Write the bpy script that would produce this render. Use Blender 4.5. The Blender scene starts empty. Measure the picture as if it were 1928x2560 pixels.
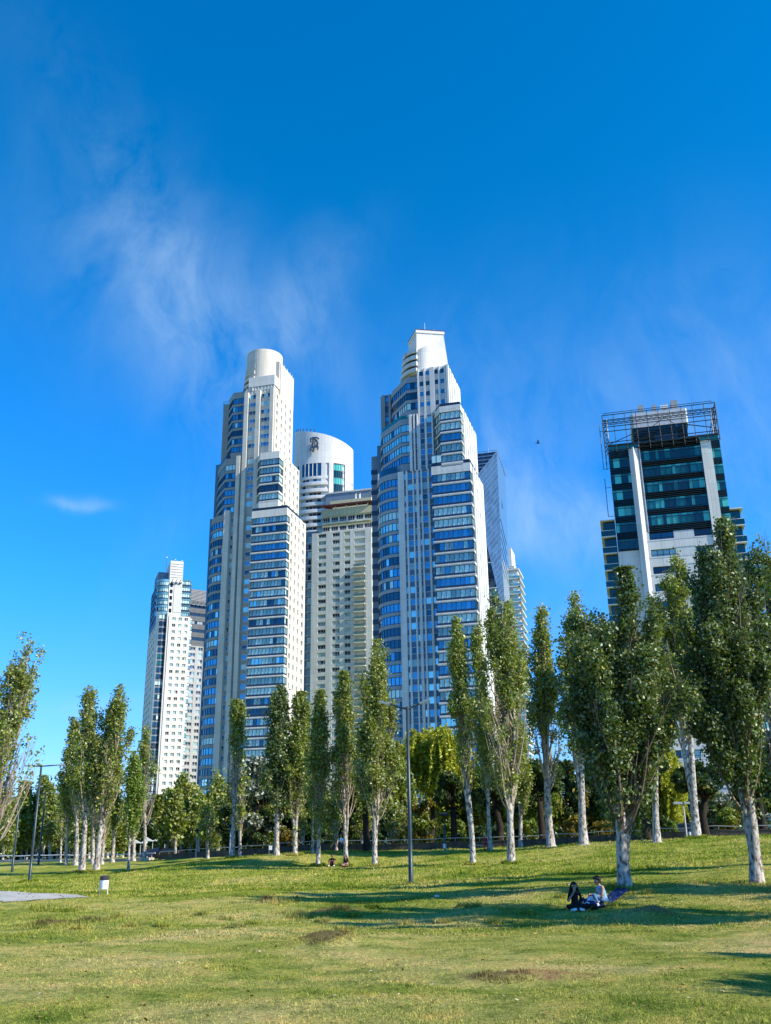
import bpy, math, random
import numpy as np
from mathutils import Vector
S = bpy.context.scene
COL = S.collection
# ------------------------------------------------------------------ camera
FPX, EYE = 2365.0, 1.85
_dx, _dy = 860.0 - 964, -5300.0 - 1280
TILT = math.atan(FPX / math.hypot(_dx, _dy)); ROLL = math.atan(-_dx / -_dy)
cF = Vector((0, math.cos(TILT), math.sin(TILT)))
_R, _U = Vector((1, 0, 0)), Vector((0, -math.sin(TILT), math.cos(TILT)))
cR = _R * math.cos(ROLL) - _U * math.sin(ROLL)
cU = _U * math.cos(ROLL) + _R * math.sin(ROLL)
cam = bpy.data.cameras.new('camera'); camo = bpy.data.objects.new('camera', cam); COL.objects.link(camo)
cam.sensor_fit = 'VERTICAL'; cam.sensor_height = 24; cam.sensor_width = 18
cam.lens = 24 * FPX / 2560; cam.clip_start = 0.1; cam.clip_end = 20000
from mathutils import Matrix
camo.matrix_world = Matrix(((cR.x, cU.x, -cF.x, 0), (cR.y, cU.y, -cF.y, 0), (cR.z, cU.z, -cF.z, EYE), (0, 0, 0, 1)))
S.camera = camo
def ray(px, py): return cF * FPX + cR * (px - 964) - cU * (py - 1280)
def at(px, py, Y):
    d = ray(px, py); return Vector((0, 0, EYE)) + d * (Y / d.y)
# ------------------------------------------------------------------ light
SUN_EL, SUN_SIDE = 35.0, 24.0            # sun stands to the right, 25 degrees to the camera's side
sd = Vector((math.cos(math.radians(SUN_SIDE)) * math.cos(math.radians(SUN_EL)), -math.sin(math.radians(SUN_SIDE)) * math.cos(math.radians(SUN_EL)), math.sin(math.radians(SUN_EL))))
sl = bpy.data.lights.new('sun', 'SUN'); sl.energy = 5.0; sl.angle = math.radians(0.5); sl.color = (1.0, 0.91, 0.75)
slo = bpy.data.objects.new('sun', sl); COL.objects.link(slo); slo.rotation_euler = (-sd).to_track_quat('-Z', 'Y').to_euler()
W = bpy.data.worlds.new('World'); S.world = W; W.use_nodes = True
S.view_settings.view_transform = 'Standard'; S.view_settings.look = 'None'; S.view_settings.gamma = 1.0
S.view_settings.exposure = 0.6
def world():
    nt = W.node_tree; nt.nodes.clear(); N = nt.nodes.new; L = nt.links.new
    sky = N('ShaderNodeTexSky'); sky.sky_type = 'NISHITA'; sky.sun_disc = False
    sky.sun_elevation = math.radians(SUN_EL); sky.sun_rotation = math.radians(90 + SUN_SIDE)
    sky.altitude = 0; sky.air_density = 1.0; sky.dust_density = 0.3; sky.ozone_density = 3.0
    hs = N('ShaderNodeHueSaturation'); hs.inputs['Saturation'].default_value = SKYSAT; hs.inputs['Value'].default_value = 1.0; hs.inputs['Hue'].default_value = 0.5
    L(sky.outputs[0], hs.inputs['Color'])
    tc = N('ShaderNodeTexCoord')
    def vm(op, a, b=None):
        n = N('ShaderNodeVectorMath'); n.operation = op
        for i, x in enumerate((a, b)):
            if x is None: continue
            if hasattr(x, 'links') or isinstance(x, bpy.types.NodeSocket): L(x, n.inputs[i])
            else: n.inputs[i].default_value = x
        return n
    def mm(op, a, b=0.0, clamp=False):
        n = N('ShaderNodeMath'); n.operation = op; n.use_clamp = clamp
        for i, x in enumerate((a, b)):
            if isinstance(x, bpy.types.NodeSocket): L(x, n.inputs[i])
            else: n.inputs[i].default_value = x
        return n.outputs[0]
    d = tc.outputs['Generated']
    # cirrus: streaked noise, gathered into drifts in fixed parts of the sky
    wob = N('ShaderNodeTexNoise'); wob.inputs['Scale'].default_value = 5.0; wob.inputs['Detail'].default_value = 4
    L(d, wob.inputs['Vector'])
    wv = vm('SCALE', vm('SUBTRACT', wob.outputs['Color'], (0.5, 0.5, 0.5)).outputs[0]); wv.inputs['Scale'].default_value = 0.10
    dd = vm('ADD', d, wv.outputs[0]).outputs[0]
    def fib(scale, rot, sc, det=8):
        mp = N('ShaderNodeMapping'); mp.inputs['Rotation'].default_value = rot; mp.inputs['Scale'].default_value = sc
        L(dd, mp.inputs['Vector'])
        n = N('ShaderNodeTexNoise'); n.inputs['Scale'].default_value = scale; n.inputs['Detail'].default_value = det; n.inputs['Roughness'].default_value = 0.62; n.inputs['Distortion'].default_value = 0.35
        L(mp.outputs[0], n.inputs['Vector']); return n.outputs['Fac']
    n1 = fib(17.0, (0, -0.75, 0.2), (1.0, 1.0, 0.26), 12); n2 = fib(6.0, (0, -0.6, 0), (1, 1, 0.5), 8)
    tot = None
    # (pixel centre, half sizes in radians along its two axes, tilt of the long axis, weight)
    for (px, py, sx, sy, ang, w) in [(330, 560, .045, .15, 24, .34), (600, 800, .16, .055, -28, .50), (480, 720, .06, .12, 32, .32), (300, 760, .10, .10, 0, .16), (780, 770, .08, .035, 50, .62), (480, 940, .08, .05, -30, .5),
                                     (1330, 1110, .13, .08, 20, .28), (1400, 1330, .10, .045, -20, .9), (1290, 1180, .05, .10, 25, .45), (1880, 1230, .09, .16, 25, .5), (1780, 900, .12, .10, 30, .2), (1180, 860, .10, .07, 30, .16),
                                     (185, 1279, .024, .0075, 0, 1.3), (130, 1790, .09, .014, 3, .6), (100, 1990, .2, .04, 0, .6), (1340, 1560, .07, .03, 0, .5), (430, 1270, .03, .12, -30, .22)]:
        c = ray(px, py).normalized()
        a = math.radians(ang); e1 = (cR * math.cos(a) + cU * math.sin(a)).normalized(); e2 = (cU * math.cos(a) - cR * math.sin(a)).normalized()
        df = vm('SUBTRACT', dd, tuple(c)).outputs[0]
        x = vm('DOT_PRODUCT', df, tuple(e1 / sx)).outputs['Value']; y = vm('DOT_PRODUCT', df, tuple(e2 / sy)).outputs['Value']
        q = mm('ADD', mm('MULTIPLY', x, x), mm('MULTIPLY', y, y))
        g = mm('MULTIPLY', mm('POWER', 2.718, mm('MULTIPLY', q, -1.1)), w)
        tot = g if tot is None else mm('ADD', tot, g)
    front = vm('DOT_PRODUCT', d, tuple(cF)).outputs['Value']
    tot = mm('MULTIPLY', tot, mm('GREATER_THAN', front, 0.0))
    fr = mm('MULTIPLY', mm('SUBTRACT', mm('ADD', mm('MULTIPLY', n1, 0.6), mm('MULTIPLY', n2, 0.55)), 0.42), 3.6, True)
    cl = mm('MULTIPLY', mm('MULTIPLY', tot, .48), fr, True)
    tint = N('ShaderNodeMixRGB'); tint.blend_type = 'MULTIPLY'; tint.inputs[0].default_value = 1; tint.inputs[2].default_value = SKYTINT
    sz = N('ShaderNodeSeparateXYZ'); L(d, sz.inputs[0]); el = N('ShaderNodeMapRange'); el.inputs['From Min'].default_value = 0.0; el.inputs['From Max'].default_value = .62; L(sz.outputs[2], el.inputs['Value'])
    tr = N('ShaderNodeValToRGB'); e = tr.color_ramp.elements; e[0].color = SKYT[0]; e[1].color = SKYT[2]; k = e.new(.42); k.color = SKYT[1]; L(el.outputs[0], tr.inputs[0]); L(tr.outputs[0], tint.inputs[2])
    L(hs.outputs[0], tint.inputs[1])
    mix = N('ShaderNodeMixRGB'); L(cl, mix.inputs[0]); L(tint.outputs[0], mix.inputs[1]); mix.inputs[2].default_value = CLOUD
    bg = N('ShaderNodeBackground'); bg.inputs['Strength'].default_value = 0.12; L(mix.outputs[0], bg.inputs[0])
    o = N('ShaderNodeOutputWorld'); L(bg.outputs[0], o.inputs[0])
CLOUD = (2.9, 4.2, 5.6, 1); SKYTINT = (1, 1, 1, 1); SKYSAT = 1.2; SKYT = [(.66, .78, 1.35, 1), (.24, 1.0, 1.62, 1), (.0, 1.02, 1.34, 1)]
world()
# ------------------------------------------------------------------ materials
MATS = {}
def new_mat(name):
    m = bpy.data.materials.new(name); m.use_nodes = True; MATS[name] = m
    nt = m.node_tree; b = nt.nodes['Principled BSDF']; return m, nt, b
def plain(name, col, rough=0.6, metal=0.0, spec=0.5, noise=0.0, nscale=3.0, bump=0.0, bscale=8.0):
    m, nt, b = new_mat(name); N = nt.nodes.new; L = nt.links.new
    b.inputs['Base Color'].default_value = (*col, 1); b.inputs['Roughness'].default_value = rough
    b.inputs['Metallic'].default_value = metal; b.inputs['Specular IOR Level'].default_value = spec
    tc = N('ShaderNodeTexCoord')
    if noise:
        n = N('ShaderNodeTexNoise'); n.inputs['Scale'].default_value = nscale; n.inputs['Detail'].default_value = 5; L(tc.outputs['Object'], n.inputs['Vector'])
        cr = N('ShaderNodeMapRange'); cr.inputs['From Min'].default_value = .3; cr.inputs['From Max'].default_value = .7; cr.inputs['To Min'].default_value = 1 - noise; cr.inputs['To Max'].default_value = 1 + noise * .6
        L(n.outputs['Fac'], cr.inputs['Value'])
        mx = N('ShaderNodeVectorMath'); mx.operation = 'SCALE'; mx.inputs[0].default_value = col; L(cr.outputs[0], mx.inputs['Scale']); L(mx.outputs[0], b.inputs['Base Color'])
    if bump:
        n2 = N('ShaderNodeTexNoise'); n2.inputs['Scale'].default_value = bscale; n2.inputs['Detail'].default_value = 4; L(tc.outputs['Object'], n2.inputs['Vector'])
        bp = N('ShaderNodeBump'); bp.inputs['Strength'].default_value = bump; bp.inputs['Distance'].default_value = .05; L(n2.outputs['Fac'], bp.inputs['Height']); L(bp.outputs[0], b.inputs['Normal'])
    return m
def wall_mat(name, col, jw=3.3, jh=3.2, joint=0.72, var=0.07, rough=.75):
    """painted concrete panels: thin joints every storey, slight panel to panel variation, faint rain streaks"""
    m, nt, b = new_mat(name); N = nt.nodes.new; L = nt.links.new
    b.inputs['Roughness'].default_value = rough; b.inputs['Specular IOR Level'].default_value = .25
    tc = N('ShaderNodeTexCoord'); sx = N('ShaderNodeSeparateXYZ'); L(tc.outputs['Object'], sx.inputs[0])
    ad = N('ShaderNodeMath'); ad.operation = 'ADD'; L(sx.outputs[0], ad.inputs[0]); L(sx.outputs[1], ad.inputs[1])
    cb = N('ShaderNodeCombineXYZ'); L(ad.outputs[0], cb.inputs[0]); L(sx.outputs[2], cb.inputs[1])
    br = N('ShaderNodeTexBrick'); br.offset = 0; br.inputs['Scale'].default_value = 1; br.inputs['Brick Width'].default_value = jw; br.inputs['Row Height'].default_value = jh
    br.inputs['Mortar Size'].default_value = .035; br.inputs['Bias'].default_value = 0
    br.inputs['Color1'].default_value = (*[c * (1 - var) for c in col], 1); br.inputs['Color2'].default_value = (*[min(1, c * (1 + var * .5)) for c in col], 1); br.inputs['Mortar'].default_value = (*[c * joint for c in col], 1)
    L(cb.outputs[0], br.inputs['Vector'])
    n = N('ShaderNodeTexNoise'); n.inputs['Scale'].default_value = .5; n.inputs['Detail'].default_value = 6
    mp = N('ShaderNodeMapping'); mp.inputs['Scale'].default_value = (2.2, 2.2, .12); L(tc.outputs['Object'], mp.inputs[0]); L(mp.outputs[0], n.inputs['Vector'])
    mr = N('ShaderNodeMapRange'); mr.inputs['From Min'].default_value = .35; mr.inputs['From Max'].default_value = .7; mr.inputs['To Min'].default_value = .88; mr.inputs['To Max'].default_value = 1.04; L(n.outputs['Fac'], mr.inputs['Value'])
    sc = N('ShaderNodeVectorMath'); sc.operation = 'SCALE'; L(br.outputs['Color'], sc.inputs[0]); L(mr.outputs[0], sc.inputs['Scale']); L(sc.outputs[0], b.inputs['Base Color'])
    return m
def glass_mat(name, col, metal=.55, rough=.05, var=.25):
    m, nt, b = new_mat(name); N = nt.nodes.new; L = nt.links.new
    b.inputs['Roughness'].default_value = rough; b.inputs['Metallic'].default_value = metal; b.inputs['Specular IOR Level'].default_value = .8
    g = N('ShaderNodeNewGeometry'); mr = N('ShaderNodeMapRange'); mr.inputs['To Min'].default_value = 1 - var; mr.inputs['To Max'].default_value = 1 + var
    L(g.outputs['Random Per Island'], mr.inputs['Value'])
    sc = N('ShaderNodeVectorMath'); sc.operation = 'SCALE'; sc.inputs[0].default_value = col; L(mr.outputs[0], sc.inputs['Scale']); L(sc.outputs[0], b.inputs['Base Color'])
    # panes are never quite flat: each tilts a little and ripples
    tc = N('ShaderNodeTexCoord'); n = N('ShaderNodeTexNoise'); n.inputs['Scale'].default_value = .6; L(tc.outputs['Object'], n.inputs['Vector'])
    bp = N('ShaderNodeBump'); bp.inputs['Strength'].default_value = .12; bp.inputs['Distance'].default_value = .3; L(n.outputs['Fac'], bp.inputs['Height']); L(bp.outputs[0], b.inputs['Normal'])
    return m
wall_mat('cream_wall', (.66, .61, .53)); wall_mat('white_wall', (.70, .69, .67), joint=.7); wall_mat('dark_panel', (.13, .14, .155), 3, 3.15); wall_mat('warm_white', (.80, .76, .70)); wall_mat('grey_panel', (.33, .34, .33)); wall_mat('mid_grey', (.34, .38, .43), 2.4, 3.38); wall_mat('cream_shaded', (.42, .41, .38))
wall_mat('pale_wall', (.70, .69, .61), 3.0, 3.0); wall_mat('ochre_wall', (.60, .56, .36), 4, 3.0); wall_mat('slate_cladding', (.20, .26, .34), 2.5, 1.0, .8); wall_mat('salmon_wall', (.72, .45, .27), 3, 3)
wall_mat('grid_wall', (.78, .75, .68), 3, 3.15); wall_mat('spandrel_blue', (.11, .23, .37), 1.3, 3.4); wall_mat('grey_wall', (.40, .41, .43), 3, 3.15); wall_mat('light_grey', (.62, .63, .64), 2.4, 3.35)
glass_mat('glass_blue', (.09, .33, .47), .75); glass_mat('glass_deep', (.025, .10, .15), .6); glass_mat('glass_dark', (.012, .022, .045), .2); glass_mat('glass_sky', (.55, .80, .74), .75, .04, .2)
glass_mat('curtain', (.55, .76, .72), .15, .25, .22); glass_mat('blind', (.26, .44, .46), .3, .3, .3); glass_mat('teal', (.012, .13, .13), .15, .08, .4); glass_mat('teal_dark', (.004, .030, .038), .1); glass_mat('teal_light', (.07, .42, .36), .1, .2, .35); plain('truss_dark', (.006, .014, .018), .6, 0, .3); plain('plaster_white', (.70, .69, .67), .8, 0, .2, .08, .3)
glass_mat('rhomb_glass', (.20, .31, .38), .5, .12, .18); glass_mat('green_glass', (.20, .38, .36), .5, .08, .25)
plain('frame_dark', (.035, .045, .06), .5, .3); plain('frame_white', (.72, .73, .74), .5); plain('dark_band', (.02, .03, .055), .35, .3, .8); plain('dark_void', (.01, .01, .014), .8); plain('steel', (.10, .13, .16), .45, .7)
plain('pole_paint', (.035, .055, .06), .42, .3, .5, .25, 2.0); plain('lamp_metal', (.35, .37, .38), .4, .4); plain('lamp_lens', (.72, .74, .75), .25)
plain('bin_white', (.78, .79, .84), .4, 0, .5, .1, 6); plain('bin_cap', (.04, .035, .05), .4); plain('concrete_shaded', (.10, .085, .07), .9, 0, .2, .35, 1.2, .4, 6); plain('concrete_light', (.45, .40, .33), .9, 0, .2, .2, 1.2)
plain('rail_metal', (.42, .43, .42), .4, .5); plain('path_concrete', (.42, .41, .38), .9, 0, .2, .16, 1.1, .3, 25)
plain('bark_dark', (.035, .028, .022), .95, 0, .1, .4, 3, .6, 9); plain('skin', (.42, .23, .15), .6, 0, .4); plain('skin_deep', (.20, .105, .07), .6, 0, .4); plain('hair_dark', (.012, .009, .008), .5, 0, .4, .3, 30, .6, 60)
plain('cloth_black', (.012, .012, .014), .9, 0, .2, .3, 20, .3, 30); plain('cloth_lightblue', (.22, .38, .52), .9, 0, .2, .15, 14, .3, 30); plain('denim', (.10, .19, .34), .9, 0, .2, .3, 16, .3, 40)
plain('cloth_white', (.78, .80, .84), .8, 0, .2, .1, 12, .4, 20); plain('cloth_blue', (.003, .022, .12), .9, 0, .2, .3, 6, .5, 12); plain('cloth_navy', (.02, .03, .07), .9, 0, .2, .3, 8); plain('cloth_red', (.45, .05, .05), .9, 0, .2, .2, 10); plain('cloth_sky', (.05, .30, .75), .9, 0, .2, .2, 10)
plain('maroon', (.10, .03, .035), .9, 0, .2, .2, 10); plain('car_silver', (.55, .57, .60), .25, .6); plain('car_dark', (.05, .06, .075), .2, .4); plain('tyre', (.02, .02, .02), .9); plain('sign_white', (.70, .74, .78), .5); plain('hat', (.75, .62, .55), .9)
def bark_white():
    m, nt, b = new_mat('bark_white'); N = nt.nodes.new; L = nt.links.new
    tc = N('ShaderNodeTexCoord'); mp = N('ShaderNodeMapping'); mp.inputs['Scale'].default_value = (4, 4, 2.0); L(tc.outputs['Object'], mp.inputs[0])
    n = N('ShaderNodeTexNoise'); n.inputs['Scale'].default_value = 1.6; n.inputs['Detail'].default_value = 7; n.inputs['Roughness'].default_value = .7; L(mp.outputs[0], n.inputs['Vector'])
    cr = N('ShaderNodeValToRGB'); e = cr.color_ramp.elements
    e[0].position = .39; e[0].color = (.04, .033, .028, 1); e[1].position = .53; e[1].color = (.45, .41, .37, 1)
    k = e.new(.45); k.color = (.20, .17, .14, 1); k = e.new(.75); k.color = (.60, .56, .51, 1)
    L(n.outputs['Fac'], cr.inputs[0]); L(cr.outputs[0], b.inputs['Base Color']); b.inputs['Roughness'].default_value = .85; b.inputs['Specular IOR Level'].default_value = .2
    bp = N('ShaderNodeBump'); bp.inputs['Strength'].default_value = .6; bp.inputs['Distance'].default_value = .04; L(n.outputs['Fac'], bp.inputs['Height']); L(bp.outputs[0], b.inputs['Normal'])
bark_white()
plain('twig_pale', (.36, .29, .22), .9, 0, .2, .3, 4)
plain('twig_brown', (.20, .15, .11), .9, 0, .2, .3, 4)
def leaf_mat(name, top, under, trans, var=.35):
    m, nt, b = new_mat(name); N = nt.nodes.new; L = nt.links.new; nt.nodes.remove(b)
    g = N('ShaderNodeNewGeometry')
    mr = N('ShaderNodeMapRange'); mr.inputs['To Min'].default_value = 1 - var; mr.inputs['To Max'].default_value = 1 + var; L(g.outputs['Random Per Island'], mr.inputs['Value'])
    mx = N('ShaderNodeMixRGB'); L(g.outputs['Backfacing'], mx.inputs[0]); mx.inputs[1].default_value = (*top, 1); mx.inputs[2].default_value = (*under, 1)
    # a few leaves already turned yellow
    w = N('ShaderNodeTexWhiteNoise'); w.noise_dimensions = '1D'; L(g.outputs['Random Per Island'], w.inputs['W'])
    gt = N('ShaderNodeMath'); gt.operation = 'GREATER_THAN'; gt.inputs[1].default_value = .94; L(w.outputs['Value'], gt.inputs[0])
    my = N('ShaderNodeMixRGB'); L(gt.outputs[0], my.inputs[0]); L(mx.outputs[0], my.inputs[1]); my.inputs[2].default_value = (.30, .24, .04, 1)
    sc = N('ShaderNodeVectorMath'); sc.operation = 'SCALE'; L(my.outputs[0], sc.inputs[0]); L(mr.outputs[0], sc.inputs['Scale'])
    d = N('ShaderNodeBsdfDiffuse'); L(sc.outputs[0], d.inputs[0]); t = N('ShaderNodeBsdfTranslucent'); t.inputs[0].default_value = (*trans, 1)
    gl = N('ShaderNodeBsdfGlossy'); gl.inputs['Roughness'].default_value = .38; gl.inputs[0].default_value = (.55, .6, .55, 1)
    m1 = N('ShaderNodeMixShader'); m1.inputs[0].default_value = .27; L(d.outputs[0], m1.inputs[1]); L(t.outputs[0], m1.inputs[2])
    m2 = N('ShaderNodeMixShader'); m2.inputs[0].default_value = .04; L(m1.outputs[0], m2.inputs[1]); L(gl.outputs[0], m2.inputs[2])
    o = [x for x in nt.nodes if x.type == 'OUTPUT_MATERIAL'][0]; L(m2.outputs[0], o.inputs[0])
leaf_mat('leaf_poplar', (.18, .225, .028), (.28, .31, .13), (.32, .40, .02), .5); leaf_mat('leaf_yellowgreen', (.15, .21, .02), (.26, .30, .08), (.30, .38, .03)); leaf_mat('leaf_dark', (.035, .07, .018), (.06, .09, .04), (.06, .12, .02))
leaf_mat('leaf_willow', (.34, .36, .02), (.38, .40, .05), (.6, .6, .04)); leaf_mat('leaf_silver', (.11, .14, .07), (.46, .48, .42), (.14, .18, .08)); leaf_mat('leaf_autumn', (.16, .12, .02), (.22, .18, .05), (.35, .25, .03)); leaf_mat('leaf_bright', (.13, .20, .02), (.20, .27, .07), (.26, .38, .02))
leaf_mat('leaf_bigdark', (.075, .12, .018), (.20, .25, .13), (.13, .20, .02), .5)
# ------------------------------------------------------------------ mesh helpers
class MB:
    def __init__(s): s.V = []; s.F = []; s.M = []; s.area = 0.0; s.names = []
    def mi(s, m):
        if m not in s.names: s.names.append(m)
        return s.names.index(m)
    def face(s, pts, m):
        i = len(s.V); s.V += [tuple(p) for p in pts]; s.F.append(tuple(range(i, i + len(pts)))); s.M.append(s.mi(m))
    def hexa(s, P, a0, a1, o0, o1, z0, z1, m):
        c = [P(a, o, z) for z in (z0, z1) for o in (o0, o1) for a in (a0, a1)]
        i = len(s.V); s.V += c; k = s.mi(m)
        for f in ((0, 1, 3, 2), (4, 6, 7, 5), (0, 4, 5, 1), (2, 3, 7, 6), (0, 2, 6, 4), (1, 5, 7, 3)): s.F.append(tuple(i + q for q in f)); s.M.append(k)
    def box(s, x0, x1, y0, y1, z0, z1, m): s.hexa(lambda a, o, z: (a, o, z), x0, x1, y0, y1, z0, z1, m)
    def prism(s, pts, z0, z1, m, top=None, caps=True):
        n = len(pts); i = len(s.V); k = s.mi(m); s.V += [(p[0], p[1], z0) for p in pts]
        s.V += [(p[0], p[1], z1(p) if callable(z1) else z1) for p in pts]
        for j in range(n): q = (j + 1) % n; s.F.append((i + j, i + q, i + n + q, i + n + j)); s.M.append(k)
        if caps: s.F.append(tuple(i + n + j for j in range(n))); s.M.append(s.mi(top or m)); s.F.append(tuple(i + j for j in reversed(range(n)))); s.M.append(k)
    def tube(s, pts, rad, n, m, cap=True):
        k = s.mi(m); i0 = len(s.V); T = len(pts); P = [Vector(p) for p in pts]
        for j, p in enumerate(P):
            d = (P[min(j + 1, T - 1)] - P[max(j - 1, 0)]).normalized(); a = d.cross(Vector((0.3, 1, 0.1))).normalized(); b = d.cross(a)
            for q in range(n):
                t = 2 * math.pi * q / n; s.V.append(tuple(p + (a * math.cos(t) + b * math.sin(t)) * rad[j]))
        for j in range(T - 1):
            for q in range(n): r = (q + 1) % n; s.F.append((i0 + j * n + q, i0 + j * n + r, i0 + j * n + n + r, i0 + j * n + n + q)); s.M.append(k)
        if cap: s.F.append(tuple(i0 + q for q in range(n))); s.M.append(k); s.F.append(tuple(i0 + (T - 1) * n + q for q in range(n))); s.M.append(k)
    def ellipsoid(s, c, r, m, nu=10, nv=7, fn=None):
        k = s.mi(m); i0 = len(s.V)
        for a in range(nv + 1):
            ph = math.pi * a / nv
            for b in range(nu):
                th = 2 * math.pi * b / nu; d = Vector((math.sin(ph) * math.cos(th), math.sin(ph) * math.sin(th), math.cos(ph))); q = fn(d) if fn else 1
                s.V.append((c[0] + r[0] * d.x * q, c[1] + r[1] * d.y * q, c[2] + r[2] * d.z * q))
        for a in range(nv):
            for b in range(nu): e = (b + 1) % nu; s.F.append((i0 + a * nu + b, i0 + a * nu + nu + b, i0 + a * nu + nu + e, i0 + a * nu + e)); s.M.append(k)
    def merge(s, o):
        i = len(s.V); s.V += o.V; mp = [s.mi(n) for n in o.names]; s.F += [tuple(i + q for q in f) for f in o.F]; s.M += [mp[k] for k in o.M]; s.area += o.area
    def build(s, name, parent=None, smooth=False, loc=None):
        me = bpy.data.meshes.new(name); me.from_pydata(s.V, [], s.F)
        for n in s.names: me.materials.append(MATS[n])
        me.polygons.foreach_set('material_index', s.M)
        if smooth: me.polygons.foreach_set('use_smooth', [True] * len(me.polygons))
        me.update(); o = bpy.data.objects.new(name, me); COL.objects.link(o)
        if parent: o.parent = parent
        if loc is not None: o.location = loc
        return o
def tag(o, label=None, cat=None, group=None, kind=None):
    if label: o['label'] = label
    if cat: o['category'] = cat
    if group: o['group'] = group
    if kind: o['kind'] = kind
    return o
def empty(name, loc, label, cat, group=None, rz=0.0):
    o = bpy.data.objects.new(name, None); COL.objects.link(o); o.location = loc; o.rotation_euler = (0, 0, rz); o.empty_display_size = .3
    return tag(o, label, cat, group)
def seg(p0, p1):
    d = (p1[0] - p0[0], p1[1] - p0[1]); L = math.hypot(*d); d = (d[0] / L, d[1] / L); n = (d[1], -d[0])
    return (lambda a, o, z: (p0[0] + d[0] * a + n[0] * o, p0[1] + d[1] * a + n[1] * o, z)), L
def offset(poly, d):
    out = []; n = len(poly)
    for i, p in enumerate(poly):
        ns = []
        for a, b in ((i - 1, i), (i, i + 1)):
            if a < 0 or b >= n: continue
            e = (poly[b][0] - poly[a][0], poly[b][1] - poly[a][1]); L = math.hypot(*e); ns.append((e[1] / L, -e[0] / L))
        if len(ns) == 1: v = ns[0]; k = 1
        else: v = (ns[0][0] + ns[1][0], ns[0][1] + ns[1][1]); L = math.hypot(*v); v = (v[0] / L, v[1] / L); k = 1 / max(.4, v[0] * ns[0][0] + v[1] * ns[0][1])
        out.append((p[0] + v[0] * d * k, p[1] + v[1] * d * k))
    return out
def band(mb, poly, d0, d1, z0, z1, m):
    A = offset(poly, d0); B = offset(poly, d1); mb.prism(B + A[::-1], z0, z1, m)
def arc(c, rx, ry, a0, a1, n):
    return [(c[0] + rx * math.cos(math.radians(a0 + (a1 - a0) * i / n)), c[1] + ry * math.sin(math.radians(a0 + (a1 - a0) * i / n))) for i in range(n + 1)]
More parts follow.
